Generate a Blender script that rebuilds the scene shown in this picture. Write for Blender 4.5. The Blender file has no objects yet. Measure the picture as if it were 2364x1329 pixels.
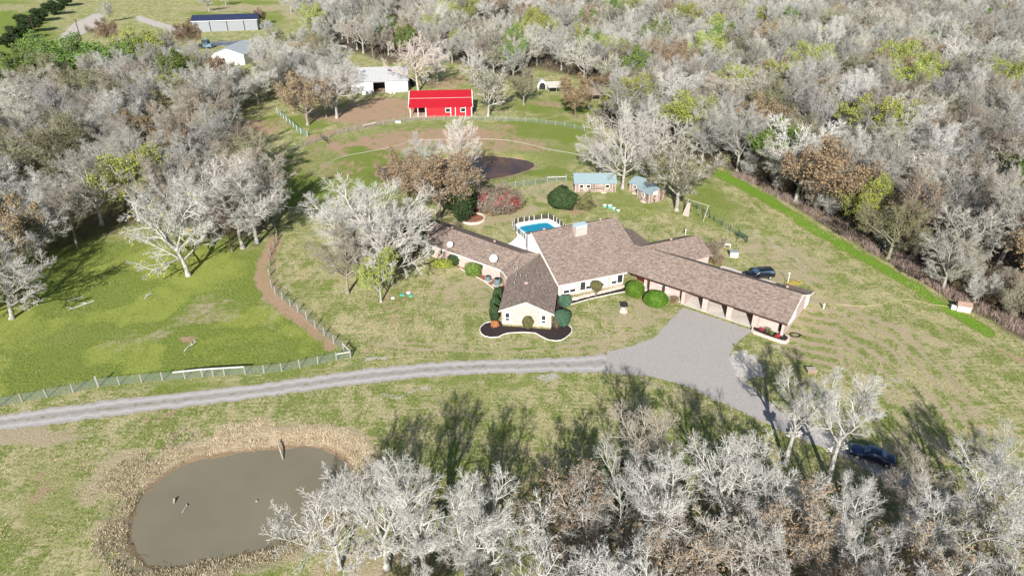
import bpy, math, random
import numpy as np
from mathutils import Vector, Matrix
R=math.radians
SC=bpy.context.scene; COL=SC.collection
# ------------------------------------------------------------------ camera, sky, sun, exposure
CAMH=56.6; PITCH=R(29.5); FOC=1576.0
cd=bpy.data.cameras.new('camera'); cam=bpy.data.objects.new('camera',cd); COL.objects.link(cam)
cam.location=(0,0,CAMH); cam.rotation_euler=(R(90)-PITCH,0,0)
cd.sensor_width=36; cd.lens=36*FOC/2364; cd.clip_start=.5; cd.clip_end=9000
SC.camera=cam
w=bpy.data.worlds.new('World'); SC.world=w; w.use_nodes=True
SUN_EL=R(28.5); SUNV=Vector((-.115*math.cos(SUN_EL),-math.cos(SUN_EL),math.sin(SUN_EL))).normalized()
sk=w.node_tree.nodes.new('ShaderNodeTexSky'); sk.sky_type='NISHITA'; sk.sun_disc=False
sk.sun_elevation=SUN_EL; sk.sun_rotation=R(180+6.5)
bg=w.node_tree.nodes['Background']; bg.inputs[1].default_value=.062
w.node_tree.links.new(sk.outputs[0],bg.inputs[0])
ld=bpy.data.lights.new('sun','SUN'); ld.energy=5.0; ld.angle=R(.5); ld.color=(1,.97,.93)
so=bpy.data.objects.new('sun',ld); COL.objects.link(so); so.rotation_euler=SUNV.to_track_quat('Z','Y').to_euler()
SC.view_settings.view_transform='Standard'; SC.view_settings.look='None'; SC.view_settings.gamma=1
SC.view_settings.exposure=.84

# ------------------------------------------------------------------ helpers
_s,_c=math.sin(PITCH),math.cos(PITCH)
def G(px,py,z=0.):
    "where the sight line of a survey point (photo pixels) meets the level z"
    u=(px-1182)/FOC; v=(664.5-py)/FOC
    t=(z-CAMH)/(-_s+v*_c); return Vector((u*t,(_c+v*_s)*t,z))
def P(x,y,z=0):
    dep=y*_c-(z-CAMH)*_s; up=y*_s+(z-CAMH)*_c
    return 1182+FOC*x/dep, 664.5-FOC*up/dep
def tag(o,label=None,cat=None,group=None,kind=None):
    if label: o['label']=label
    if cat: o['category']=cat
    if group: o['group']=group
    if kind: o['kind']=kind
    return o
def empty(name,loc,label,cat,group=None,rz=0.):
    o=bpy.data.objects.new(name,None); COL.objects.link(o); o.location=loc; o.rotation_euler.z=rz
    o.empty_display_size=.3
    return tag(o,label,cat,group)
def link(name,me,parent=None):
    o=bpy.data.objects.new(name,me); COL.objects.link(o)
    if parent: o.parent=parent
    return o
def copy_tree(o,parent=None):
    c=o.copy(); COL.objects.link(c)
    if parent: c.parent=parent
    for ch in o.children: copy_tree(ch,c)
    return c
class MB:
    "collects polygons; build() links them as one mesh with uv in metres"
    def __init__(s): s.v=[]; s.f=[]; s.m=[]; s.mi=0
    def poly(s,pts):
        b=len(s.v); s.v+= [tuple(p) for p in pts]; s.f.append(list(range(b,b+len(pts)))); s.m.append(s.mi); return s
    def box(s,c,d,rz=0.,M=None):
        x,y,z=d[0]/2,d[1]/2,d[2]/2; T=Matrix.Translation(c)@Matrix.Rotation(rz,4,'Z') if M is None else M@Matrix.Translation(c)
        b=len(s.v)
        for sx in (-1,1):
            for sy in (-1,1):
                for sz in (-1,1): s.v.append(tuple(T@Vector((x*sx,y*sy,z*sz))))
        for q in ((0,1,3,2),(4,6,7,5),(0,4,5,1),(2,3,7,6),(0,2,6,4),(1,5,7,3)): s.f.append([b+i for i in q]); s.m.append(s.mi)
        return s
    def prism(s,pts,z0,z1):
        "vertical prism over a ground polygon (list of xy)"
        n=len(pts); a=sum(pts[i][0]*pts[(i+1)%n][1]-pts[(i+1)%n][0]*pts[i][1] for i in range(n))
        if a<0: pts=list(reversed(pts))
        s.poly([(p[0],p[1],z1) for p in pts]); s.poly([(p[0],p[1],z0) for p in reversed(pts)])
        for i in range(n):
            a_,b_=pts[i],pts[(i+1)%n]; s.poly([(a_[0],a_[1],z0),(b_[0],b_[1],z0),(b_[0],b_[1],z1),(a_[0],a_[1],z1)])
        return s
    def slab(s,pts,t):
        "a planar polygon given thickness t downward"
        n=len(pts); lo=[(p[0],p[1],p[2]-t) for p in pts]
        s.poly(pts); s.poly(list(reversed(lo)))
        for i in range(n):
            j=(i+1)%n; s.poly([lo[i],lo[j],pts[j],pts[i]])
        return s
    def tube(s,pts,r,k=6,cap=True):
        pts=[Vector(p) for p in pts]; n=len(pts); rs=r if isinstance(r,(list,tuple)) else [r]*n
        b=len(s.v); ref=None
        for i,p in enumerate(pts):
            d=(pts[min(i+1,n-1)]-pts[max(i-1,0)]).normalized()
            if ref is None: ref=d.orthogonal().normalized()
            ref=(ref-d*ref.dot(d)).normalized(); q=d.cross(ref)
            for j in range(k):
                a=2*math.pi*j/k; s.v.append(tuple(p+(ref*math.cos(a)+q*math.sin(a))*rs[i]))
        for i in range(n-1):
            for j in range(k):
                j2=(j+1)%k; s.f.append([b+i*k+j,b+i*k+j2,b+(i+1)*k+j2,b+(i+1)*k+j]); s.m.append(s.mi)
        if cap:
            s.f.append([b+j for j in reversed(range(k))]); s.f.append([b+(n-1)*k+j for j in range(k)]); s.m+=[s.mi]*2
        return s
    def cyl(s,c,r,h,k=16,r2=None):
        return s.tube([(c[0],c[1],c[2]),(c[0],c[1],c[2]+h)],[r,r if r2 is None else r2],k)
    def lathe(s,c,prof,k=20):
        b=len(s.v); n=len(prof)
        for (r,z) in prof:
            for j in range(k):
                a=2*math.pi*j/k; s.v.append((c[0]+r*math.cos(a),c[1]+r*math.sin(a),c[2]+z))
        for i in range(n-1):
            for j in range(k):
                j2=(j+1)%k; s.f.append([b+i*k+j,b+i*k+j2,b+(i+1)*k+j2,b+(i+1)*k+j]); s.m.append(s.mi)
        return s
    def mesh(s,name,mats,smooth=False):
        me=bpy.data.meshes.new(name); me.from_pydata(s.v,[],s.f)
        for m in (mats if isinstance(mats,(list,tuple)) else [mats]): me.materials.append(m)
        if any(s.m): me.polygons.foreach_set('material_index',s.m)
        uv=me.uv_layers.new(name='uv'); co=np.empty(len(me.loops)*2,dtype=np.float32)
        V=s.v; k=0
        for p in me.polygons:
            n=p.normal
            t=Vector((-n.y,n.x,0)); t=Vector((1,0,0)) if t.length<.02 else t.normalized()
            bb=n.cross(t)
            for vi in p.vertices:
                q=V[vi]; co[k]=q[0]*t.x+q[1]*t.y+q[2]*t.z; co[k+1]=q[0]*bb.x+q[1]*bb.y+q[2]*bb.z; k+=2
        uv.data.foreach_set('uv',co)
        if smooth: me.polygons.foreach_set('use_smooth',[True]*len(me.polygons))
        me.update(); return me
    def build(s,name,mats,parent=None,smooth=False):
        return link(name,s.mesh(name,mats,smooth),parent)

# ------------------------------------------------------------------ materials
class NT:
    def __init__(s,name):
        s.mat=bpy.data.materials.new(name); s.mat.use_nodes=True; s.t=s.mat.node_tree; s.n=s.t.nodes; s.b=s.n['Principled BSDF']
    def node(s,ty,**kw):
        n=s.n.new(ty)
        for k,v in kw.items(): setattr(n,k,v)
        return n
    def l(s,a,b): s.t.links.new(a,b)
    def val(s,sock,v):
        if hasattr(v,'is_output') or hasattr(v,'links'): s.l(v,sock)
        else: sock.default_value=v
    def coord(s,which='Object'): return s.node('ShaderNodeTexCoord').outputs[which]
    def noise(s,vec,scale,det=4,rough=.6,out='Fac',dist=0.):
        n=s.node('ShaderNodeTexNoise'); s.l(vec,n.inputs['Vector']); n.inputs['Scale'].default_value=scale
        n.inputs['Detail'].default_value=det; n.inputs['Roughness'].default_value=rough; n.inputs['Distortion'].default_value=dist
        return n.outputs[out]
    def mapr(s,x,a,b,c=0.,d=1.,sm=False):
        n=s.node('ShaderNodeMapRange'); 
        if sm: n.interpolation_type='SMOOTHSTEP'
        s.l(x,n.inputs[0])
        for i,v in enumerate((a,b,c,d)): n.inputs[i+1].default_value=v
        return n.outputs[0]
    def math(s,op,a,b=0.):
        n=s.node('ShaderNodeMath',operation=op); s.val(n.inputs[0],a); s.val(n.inputs[1],b); return n.outputs[0]
    def mix(s,f,a,b,mode='MIX'):
        n=s.node('ShaderNodeMix',data_type='RGBA',blend_type=mode); s.val(n.inputs[0],f)
        for i,v in ((6,a),(7,b)):
            if isinstance(v,tuple): n.inputs[i].default_value=(*v[:3],1)
            else: s.l(v,n.inputs[i])
        return n.outputs[2]
    def scale(s,vec,sx,sy,sz,rz=0.):
        n=s.node('ShaderNodeMapping'); s.l(vec,n.inputs[0]); n.inputs['Scale'].default_value=(sx,sy,sz); n.inputs['Rotation'].default_value=(0,0,rz); return n.outputs[0]
    def bump(s,h,str_=.5,dist=.05):
        n=s.node('ShaderNodeBump'); n.inputs['Strength'].default_value=str_; n.inputs['Distance'].default_value=dist; s.l(h,n.inputs['Height']); s.l(n.outputs[0],s.b.inputs['Normal'])
    def base(s,c,rough=.8,metal=0.,spec=.3):
        if isinstance(c,tuple): s.b.inputs['Base Color'].default_value=(*c[:3],1)
        else: s.l(c,s.b.inputs['Base Color'])
        s.val(s.b.inputs['Roughness'],rough); s.b.inputs['Metallic'].default_value=metal; s.b.inputs['Specular IOR Level'].default_value=spec
        return s.mat
def plain(name,c,rough=.7,var=.25,sc=3.,metal=0.,spec=.3,bump=0.):
    m=NT(name); co=m.coord(); n=m.noise(co,sc,5)
    a=tuple(x*(1-var) for x in c); b=tuple(min(1,x*(1+var)) for x in c)
    m.base(m.mix(m.mapr(n,.3,.7),a,b),rough,metal,spec)
    if bump: m.bump(m.noise(co,sc*6,3),bump,.02)
    return m.mat
M={}
def brick_mat(name,c1,c2,mortar):
    m=NT(name); uv=m.coord('UV'); bt=m.node('ShaderNodeTexBrick'); m.l(uv,bt.inputs['Vector'])
    bt.inputs['Scale'].default_value=1; bt.inputs['Brick Width'].default_value=.30; bt.inputs['Row Height'].default_value=.11; bt.inputs['Mortar Size'].default_value=.014
    bt.inputs['Color1'].default_value=(*c1,1); bt.inputs['Color2'].default_value=(*c2,1); bt.inputs['Mortar'].default_value=(*mortar,1)
    n=m.noise(uv,1.3,5); m.base(m.mix(m.mapr(n,.35,.75,0,.5),bt.outputs[0],m.mix(.5,bt.outputs[0],(.34,.24,.20))),.85)
    m.bump(bt.outputs['Fac'],.3,-.01); return m.mat
M['brick']=brick_mat('cream_brick',(.36,.235,.195),(.53,.42,.375),(.49,.44,.41))
def shingle():
    m=NT('shingle'); uv=m.coord('UV'); bt=m.node('ShaderNodeTexBrick'); m.l(uv,bt.inputs['Vector'])
    bt.inputs['Brick Width'].default_value=.42; bt.inputs['Row Height'].default_value=.2; bt.inputs['Mortar Size'].default_value=.012; bt.inputs['Bias'].default_value=-.1; bt.inputs['Scale'].default_value=1
    bt.inputs['Color1'].default_value=(.13,.097,.078,1); bt.inputs['Color2'].default_value=(.385,.305,.25,1); bt.inputs['Mortar'].default_value=(.10,.075,.065,1)
    big=m.noise(uv,.35,4); n2=m.noise(m.scale(uv,1,2.2,1),1.7,3,.75); n3=m.noise(uv,9,2)
    c=m.mix(m.mapr(n2,.42,.58,0,.6),bt.outputs[0],m.mix(m.mapr(n3,.4,.6),(.112,.083,.067),(.35,.272,.222)))
    c=m.mix(m.mapr(big,.3,.75,0,.35),c,(.23,.18,.155)); m.base(c,.92,0,.15); m.bump(m.math('ADD',bt.outputs['Fac'],n3),.5,-.02); return m.mat
M['shingle']=shingle()
def ribbed(name,c,period=.3,rough=.45,metal=0.,dirt=(.3,.25,.2),damt=.2):
    m=NT(name); uv=m.coord('UV'); wv=m.node('ShaderNodeTexWave'); wv.bands_direction='X'; m.l(uv,wv.inputs[0]); wv.inputs['Scale'].default_value=1/(2*math.pi*period)*3.14; wv.inputs['Distortion'].default_value=0
    n=m.noise(m.scale(uv,2,.5,1),1.2,5); c0=m.mix(m.mapr(n,.45,.8,0,damt),c,dirt)
    c1=m.mix(m.mapr(wv.outputs['Fac'],.0,.12),tuple(x*.72 for x in c),c0); m.base(c1,rough,metal,.4); m.bump(wv.outputs['Fac'],.6,.03); return m.mat
M['red_metal']=ribbed('red_metal_siding',(.40,.009,.018),.6,.5,0,(.33,.03,.035),.5)
M['navy_metal']=ribbed('navy_metal_roof',(.02,.028,.075),.9,.45)
M['grey_metal']=ribbed('grey_metal_siding',(.24,.255,.27),.6,.45,0,(.3,.3,.3))
M['white_metal']=ribbed('white_metal_siding',(.50,.50,.49),.5,.6,0,(.35,.30,.26),.5)
M['tin_roof']=ribbed('pale_tin_roof',(.38,.385,.385),.7,.6,0,(.24,.21,.19),.6)
M['blue_tin']=ribbed('pale_blue_tin_roof',(.235,.315,.335),.45,.5,0,(.22,.24,.24),.4)
M['teal_cap']=ribbed('chimney_cap_metal',(.45,.56,.60),.3,.4)
M['grey_roof']=ribbed('grey_roof_metal',(.36,.39,.41),.5,.6)
M['white']=plain('white_paint',(.78,.77,.74),.6,.06)
M['fascia']=plain('cream_trim',(.70,.66,.60),.6,.08)
M['dark_wood']=plain('dark_brown_wood',(.05,.025,.02),.7,.3)
M['door_red']=plain('dark_red_door',(.08,.015,.015),.5,.2)
M['conc']=plain('pale_concrete',(.52,.47,.41),.85,.18,.5,bump=.2)
M['conc_white']=plain('white_pool_deck',(.80,.79,.76),.8,.05,.6)
M['stone']=plain('limestone',(.56,.47,.39),.9,.25,4,bump=.4)
M['mulch']=plain('dark_mulch',(.032,.022,.022),.95,.5,5,bump=.6)
M['redsoil']=plain('red_brown_mulch',(.24,.11,.065),.95,.4,4,bump=.6)
M['wood']=plain('weathered_wood',(.36,.31,.26),.85,.3,5)
M['post']=plain('grey_fence_post',(.27,.255,.23),.85,.3,5)
M['wire']=plain('galvanised_wire',(.20,.24,.23),.5,.1,metal=.3)
M['steel']=plain('grey_steel',(.42,.43,.44),.45,.1,metal=.4)
M['black']=plain('black_paint',(.02,.02,.022),.4,.2)
M['rubber']=plain('black_rubber',(.02,.02,.02),.8,.2)
M['ac']=plain('grey_green_ac_casing',(.13,.18,.19),.5,.12)
M['dish']=plain('satellite_dish_white',(.80,.80,.78),.5,.03)
M['vent']=plain('pink_brown_vent_metal',(.45,.30,.26),.5,.15)
M['green_paint']=plain('teal_green_plastic',(.10,.36,.27),.5,.15)
M['dkgreen']=plain('dark_green_paint',(.02,.06,.04),.5,.2)
M['pipe']=plain('white_pipe',(.50,.48,.44),.5,.08)
M['hose']=plain('yellow_hose',(.55,.46,.26),.6,.1)
M['rail']=plain('pale_rail',(.50,.485,.45),.7,.1)
M['terracotta']=plain('terracotta',(.42,.17,.10),.8,.2)
M['tarp']=plain('beige_tarp',(.50,.46,.40),.8,.15)
def siding():
    m=NT('weathered_board_siding'); uv=m.coord('UV'); a=m.scale(uv,5.5,.28,1); v=m.node('ShaderNodeTexWhiteNoise',noise_dimensions='2D')
    sn=m.node('ShaderNodeVectorMath',operation='FLOOR'); m.l(a,sn.inputs[0]); m.l(sn.outputs[0],v.inputs['Vector'])
    n=m.noise(m.scale(uv,3,.8,1),2.,4)
    c=m.mix(m.mapr(v.outputs['Value'],.3,.65),(.10,.05,.035),(.34,.26,.22)); c=m.mix(m.mapr(n,.5,.62),c,(.40,.33,.29)); m.base(c,.9); return m.mat
M['siding']=siding()
def glass(name,c,rough=.08):
    m=NT(name); return m.base(c,rough,0,.8)
M['glass']=glass('window_glass',(.03,.035,.035)); M['glass_teal']=glass('curtained_glass',(.22,.34,.33),.15); M['glass_w']=glass('blinded_window_glass',(.72,.72,.70),.25)
def carpaint(name,c): 
    m=NT(name); m.base(c,.28,.35,.6); m.b.inputs['Coat Weight'].default_value=.8; m.b.inputs['Coat Roughness'].default_value=.05; return m.mat
M['car_blue']=carpaint('dark_blue_car_paint',(.006,.016,.055)); M['car_black']=carpaint('black_car_paint',(.012,.013,.017)); M['car_white']=carpaint('white_car_paint',(.7,.7,.7)); M['car_ltblue']=carpaint('light_blue_car_paint',(.22,.32,.42))
M['auto_glass']=glass('car_glass',(.05,.10,.16),.04)

def bark():
    m=NT('bark'); oi=m.node('ShaderNodeObjectInfo'); co=m.coord(); n=m.noise(m.scale(co,1,1,.35),5,4,.65); n1=m.noise(co,1.1,3)
    c=m.mix(m.mapr(n,.35,.68),(.30,.285,.265),(.82,.80,.77)); c=m.mix(1.,c,oi.outputs['Color'],'MULTIPLY'); c=m.mix(m.mapr(n1,.5,.75,0,.4),c,(.16,.15,.12)); m.base(c,.9,0,.1); m.bump(n,.7,.05); return m.mat
M['bark']=bark()
def twig():
    m=NT('twigs'); oi=m.node('ShaderNodeObjectInfo'); co=m.coord(); n=m.noise(co,.8,3); n2=m.noise(co,4,2)
    c=m.mix(m.mapr(n,.3,.7),(.72,.70,.68),(1.0,.99,.97)); c=m.mix(m.mapr(n2,.45,.8,0,.35),c,(.45,.40,.35)); c=m.mix(1.,c,oi.outputs['Color'],'MULTIPLY')
    c=m.mix(m.math('MULTIPLY',m.mapr(m.math('FRACT',m.math('MULTIPLY',oi.outputs['Random'],7.31)),.45,.9,0,1.),m.math('SUBTRACT',1.,oi.outputs['Alpha'])),c,(.80,.73,.60),'MULTIPLY'); r=m.math('ADD',1.,m.math('MULTIPLY',m.math('SUBTRACT',1.,oi.outputs['Alpha']),m.mapr(oi.outputs['Random'],0,1,-.75,.45))); v=m.node('ShaderNodeVectorMath',operation='SCALE'); m.l(c,v.inputs[0]); m.l(r,v.inputs['Scale']); m.base(v.outputs[0],.85,0,.1); return m.mat
M['twig']=twig()
def leaf(name,c1,c2,tr=.25):
    m=NT(name); co=m.coord(); n=m.noise(co,.9,4); n2=m.noise(co,7,2); oi=m.node('ShaderNodeObjectInfo')
    c=m.mix(m.mapr(m.math('ADD',m.math('MULTIPLY',n,.6),m.math('MULTIPLY',n2,.4)),.36,.64),c1,c2); h=m.node('ShaderNodeHueSaturation'); m.l(c,h.inputs['Color']); m.l(m.mapr(oi.outputs['Random'],0,1,.8,1.2),h.inputs['Value']); m.l(m.mapr(oi.outputs['Random'],0,1,.485,.515),h.inputs['Hue'])
    m.base(h.outputs[0],.7,0,.2); m.b.inputs['Transmission Weight'].default_value=0
    return m.mat
M['leaf_green']=leaf('green_leaves',(.055,.105,.02),(.17,.24,.05)); M['leaf_lime']=leaf('yellow_green_leaves',(.15,.19,.03),(.34,.36,.06))
M['leaf_dark']=leaf('dark_green_leaves',(.015,.034,.012),(.055,.085,.03)); M['leaf_brown']=leaf('brown_dry_leaves',(.13,.088,.048),(.33,.235,.14))
M['leaf_red']=leaf('red_berries',(.30,.02,.02),(.55,.06,.05)); M['leaf_clip']=leaf('clipped_shrub_leaves',(.028,.075,.006),(.10,.20,.02)); M['leaf_blue']=leaf('blue_green_juniper',(.03,.075,.045),(.09,.17,.11))
M['leaf_orange']=leaf('orange_leaves',(.26,.075,.03),(.46,.19,.10)); M['leaf_olive']=leaf('olive_leaves',(.07,.08,.03),(.17,.16,.06)); M['leaf_yellow']=leaf('yellow_leaves',(.36,.26,.03),(.55,.45,.10))
M['leaf_straw']=leaf('dry_straw_grass',(.50,.40,.25),(.85,.75,.55)); M['leaf_reed']=leaf('green_reed_grass',(.05,.075,.018),(.20,.21,.06)); M['leaf_brush']=leaf('grey_brown_brush',(.09,.072,.055),(.27,.225,.18))

# ------------------------------------------------------------------ ground
FW=[(1660,385),(1760,440),(1900,520),(2050,610),(2200,700),(2330,770),(2700,960),(2700,-40),(700,-40),(705,60),(740,118),(830,125),(900,150),(960,130),(1060,150),(1190,190),(1240,160),(1330,180),(1390,235),(1375,270),(1440,330),(1560,370)]
FL=[(-300,720),(20,640),(130,590),(220,560),(330,530),(520,565),(610,550),(640,500),(640,440),(600,400),(520,370),(480,320),(500,280),(560,262),(640,235),(720,225),(790,225),(795,190),(700,150),(610,150),(605,225),(480,225),(470,165),(400,155),(330,185),(180,215),(80,250),(-40,340),(-300,420)]
POND=[(300,1240),(308,1190),(335,1140),(385,1095),(440,1065),(520,1050),(600,1040),(660,1035),(720,1032),(765,1042),(800,1066),(812,1090),(802,1130),(772,1170),(730,1212),(690,1238),(640,1256),(600,1268),(560,1280),(510,1290),(480,1283),(440,1300),(390,1308),(340,1300),(310,1275)]
POND2=[(866,402),(885,386),(930,384),(1010,372),(1060,362),(1130,359),(1200,367),(1240,378),(1222,392),(1190,403),(1150,410),(1100,420),(1040,426),(960,428),(890,420)]
def inpoly(x,y,poly):
    r=np.zeros(x.shape,bool); n=len(poly)
    for i in range(n):
        x1,y1=poly[i][:2]; x2,y2=poly[(i+1)%n][:2]
        c=((y1>y)!=(y2>y))&(x<(x2-x1)*(y-y1)/((y2-y1) if y2!=y1 else 1e-9)+x1); r^=c
    return r
def segdist(x,y,pts,closed=False):
    d=np.full(x.shape,1e9); n=len(pts)
    for i in range(n if closed else n-1):
        x1,y1=pts[i][:2]; x2,y2=pts[(i+1)%n][:2]; dx,dy=x2-x1,y2-y1
        t=np.clip(((x-x1)*dx+(y-y1)*dy)/(dx*dx+dy*dy+1e-12),0,1); d=np.minimum(d,np.hypot(x-x1-t*dx,y-y1-t*dy))
    return d
def sst(x,a,b): t=np.clip((x-a)/(b-a),0,1); return t*t*(3-2*t)
POND_W=[tuple(G(x,y,-.6)) for x,y in POND]; POND2_W=[tuple(G(x,y,-.4)) for x,y in POND2]
def smooth_poly(p,k=2):
    for _ in range(k):
        q=[]
        for i in range(len(p)):
            a,b=p[i],p[(i+1)%len(p)]; q+=[(.75*a[0]+.25*b[0],.75*a[1]+.25*b[1]),(.25*a[0]+.75*b[0],.25*a[1]+.75*b[1])]
        p=q
    return p
POND_W=smooth_poly([p[:2] for p in POND_W]); POND2_W=smooth_poly([p[:2] for p in POND2_W])
xs=np.concatenate([[-4000,-1800,-900,-500],np.arange(-380,-120,2.),np.arange(-120,120,.7),np.arange(120,381,2.),[500,900,1800,4000]])
ys=[-2000,-500,-50,10]; yv=26.
while yv<530: ys.append(yv); yv+=.35+max(0,(yv-60))*.0036
ys=np.array(ys+[700,1000,2000,5000])
X,Y=np.meshgrid(xs,ys); nx,ny=len(xs),len(ys)
def wob(x,y,s,ph=0.): return (np.sin(x/s+ph)+np.sin(y/s*1.3+2+ph)+np.sin((x+y)/s*.71+1.7*ph)+np.sin((x-y)/s*1.9+ph*3))/4
def vn(x,y,sc,seed=0,oc=3):
    r=np.zeros(x.shape); amp=1.; tot=0.
    for o in range(oc):
        lat=np.random.RandomState(seed*7+o).rand(257,257); u=x/sc+1000.; v=y/sc+1000.; i=np.floor(u).astype(int); j=np.floor(v).astype(int); f=u-i; g_=v-j; f=f*f*(3-2*f); g_=g_*g_*(3-2*g_); i%=256; j%=256
        r+=amp*((lat[i,j]*(1-f)+lat[i+1,j]*f)*(1-g_)+(lat[i,j+1]*(1-f)+lat[i+1,j+1]*f)*g_); tot+=amp; amp*=.55; sc=sc/2.1
    return r/tot
Z=np.zeros_like(X)
for pw,wl,sl in ((POND_W,-.6,.22),(POND2_W,-.4,.16)):
    mx=np.array(pw); bb=(X>mx[:,0].min()-8)&(X<mx[:,0].max()+8)&(Y>mx[:,1].min()-8)&(Y<mx[:,1].max()+8)
    x,y=X[bb],Y[bb]; d=segdist(x,y,pw,True); d=np.where(inpoly(x,y,pw),-d,d)+.35*wob(x,y,.9,.4)+.2*wob(x,y,.35,2)
    Z[bb]=np.minimum(Z[bb],np.clip(wl+sl*d,-1.6,0))
dep=Y*_c+CAMH*_s; dep=np.where(dep<5,5,dep); PX=1182+FOC*X/dep; PY=664.5-FOC*(Y*_s-CAMH*_c)/dep
_k=np.clip((PY+250)/1000,.2,1.3); PXw=PX+110*(vn(X,Y,5.,1)-.5)*_k; PYw=PY+60*(vn(X,Y,5.,2)-.5)*_k
def blobs(lst):
    w=np.zeros_like(X)
    for (bx,by,rx,ry,rot,v) in lst:
        c,s_=math.cos(R(rot)),math.sin(R(rot)); u=((PXw-bx)*c+(PYw-by)*s_)/rx; q=(-(PXw-bx)*s_+(PYw-by)*c)/ry
        w=np.maximum(w,v*(1-sst(np.hypot(u,q),.55,1.3)))
    return w
def lines(lst):
    w=np.zeros_like(X)
    for pts,wd,v in lst: w=np.maximum(w,v*(1-sst(segdist(PX*.8+PXw*.2,PY*.8+PYw*.2,pts),wd*.5,wd*1.5)))
    return w
def region(poly,soft): 
    d=segdist(PX,PY,poly,True); return np.where(inpoly(PX,PY,poly),.5+.5*np.clip(d/soft,0,1),.5-.5*np.clip(d/soft,0,1))
PADDOCK=[(-400,1000),(0,930),(228,895),(470,872),(735,842),(815,822),(700,735),(620,680),(630,560),(560,575),(330,530),(0,640),(-400,760)]
BACKFIELD=[(700,330),(850,290),(1000,272),(1250,280),(1380,300),(1370,330),(1300,410),(1200,430),(1090,440),(850,430),(740,470),(640,480),(690,400)]
lush=np.maximum(region(PADDOCK,25)*.86,region(BACKFIELD,12)*.5)
lush=np.maximum(lush,blobs([(430,600,170,90,0,.95),(120,600,220,100,0,.8),(620,800,120,50,30,.85),(850,380,90,60,0,.95),(900,430,150,45,0,.9),(1270,300,130,30,0,.85),(1230,398,100,14,8,.9),(1150,75,140,60,0,.9),(1280,245,110,26,0,.85),(640,110,60,40,0,.7),(20,110,120,130,-40,.95),(720,285,70,14,-5,.85),(620,275,40,12,0,.9),(680,440,120,60,0,.9),(1010,30,200,40,0,.7),(1130,1285,90,45,0,.7),(1010,1100,70,80,0,.55),(1560,1030,160,50,20,.6),(1500,590,110,30,10,.55),(1640,470,90,50,30,.6),(1450,470,100,30,5,.6),(1890,790,50,60,-30,.6),(1100,695,80,26,0,.55),(1210,795,60,9,0,.65),(560,30,140,40,0,.75),(900,850,400,14,-3,.4),(300,915,320,14,-9,.65),(1150,875,360,12,0,.5),(1080,930,160,50,0,.35),(480,1035,120,25,-10,.55),(120,1150,120,120,-35,.42),(780,160,60,30,0,.4),(250,330,260,140,0,.65),(420,470,180,60,0,.8),(1800,1160,700,150,20,.33)]))
lush*=.62+.75*vn(X,Y,14.,11,3)
verge=[(1650,398),(1700,420),(1820,490),(1950,570),(2080,645),(2190,715),(2290,770)]
lush=np.maximum(lush,lines([(verge,8,2.4)])); 
yel=blobs([(420,610,170,60,5,.8),(340,705,230,28,-17,.75),(80,775,100,40,-15,.6),(540,795,150,26,-10,.55),(560,835,120,16,-8,.5),(250,240,100,50,0,.4),(1330,255,40,10,0,.5)])
yel=np.maximum(yel,np.clip((vn(X,Y,9.,12,3)-.5)*5,0,.75)*region(PADDOCK,25))
mower=[[(1800,690+i*17),(1930,695+i*21),(2090-i*12,765+i*24),(2210-i*22,890+i*24),(2290-i*26,1050+i*14)] for i in range(8)]
dry=blobs([(50,1015,140,32,-6,1.),(690,1010,220,24,0,.95),(560,1030,150,18,-15,.8),(1450,725,120,36,0,.62),(1420,790,160,20,-8,.55),(2160,800,150,70,30,.45),(2220,930,160,60,50,.5),(2000,740,170,60,20,.42),(1140,505,120,22,-8,.85),(1260,440,90,26,0,.62),(1100,690,120,40,20,.6),(1180,650,60,30,0,.6),(1450,560,90,26,20,.7),(560,20,180,12,0,.7),(30,20,100,10,0,.6),(680,20,40,30,0,.7),(430,745,150,22,-18,.55),(480,710,110,30,-14,.45),(300,790,160,30,-14,.4),(640,640,40,60,0,.5),(1000,940,200,18,0,.5),(250,1100,120,50,-40,.65),(1810,600,130,60,25,.62),(1230,1210,120,110,0,.5),(830,1290,160,50,-15,.7),(640,700,30,120,10,.5)])
dry=np.maximum(dry,lines([(m_,5,.9) for m_ in mower]+[([(860,795),(960,806),(1100,812),(1280,806),(1400,786),(1500,745)],3,.9),([(860,786),(960,796),(1100,802),(1270,796),(1390,776),(1480,738)],3,.8),([(960,560),(1010,640),(1000,700),(940,760),(880,800)],4,.7)]))
dirt=np.maximum(blobs([(850,262,150,26,-4,.95),(900,240,90,20,0,.9),(585,300,70,20,0,.95),(540,300,30,14,0,.9),(755,200,60,24,0,.8),(1030,190,60,16,0,.75),(985,318,230,26,-4,.9),(1180,330,120,22,6,.7),(800,390,60,20,-10,.55),(900,360,70,12,0,.6),(1090,345,110,16,0,.6),(770,340,20,30,-30,.95),(700,365,90,14,-20,.5),(730,395,60,22,0,.5),(440,797,26,10,0,1.),(876,818,14,14,40,.8),(950,735,60,20,0,.45),(1270,240,60,10,0,.7),(1350,270,16,3,0,.7),(930,690,50,18,0,.6),(1345,480,40,18,0,.95),(90,1120,70,40,-40,.45),(200,1060,60,14,-10,.5),(400,965,60,12,-10,.5),(1990,730,120,20,10,.2),(1300,265,60,12,0,.35),(1435,722,45,12,0,.35),(640,280,50,10,0,.6),(800,1080,70,50,40,.5),(1900,800,50,110,10,.25)]),
 lines([([(632,555),(608,600),(603,650),(640,690),(700,745),(765,795)],17,1.),([(700,330),(760,308),(840,290),(930,272),(1000,268)],7,.9),([(2380,840),(2250,790),(2150,760)],10,.5)]))
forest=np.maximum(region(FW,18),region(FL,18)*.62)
forest=np.maximum(forest,blobs([(1650,1230,420,160,10,.55),(2250,1250,250,150,0,.6),(1000,1240,180,120,0,.5)]))
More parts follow.
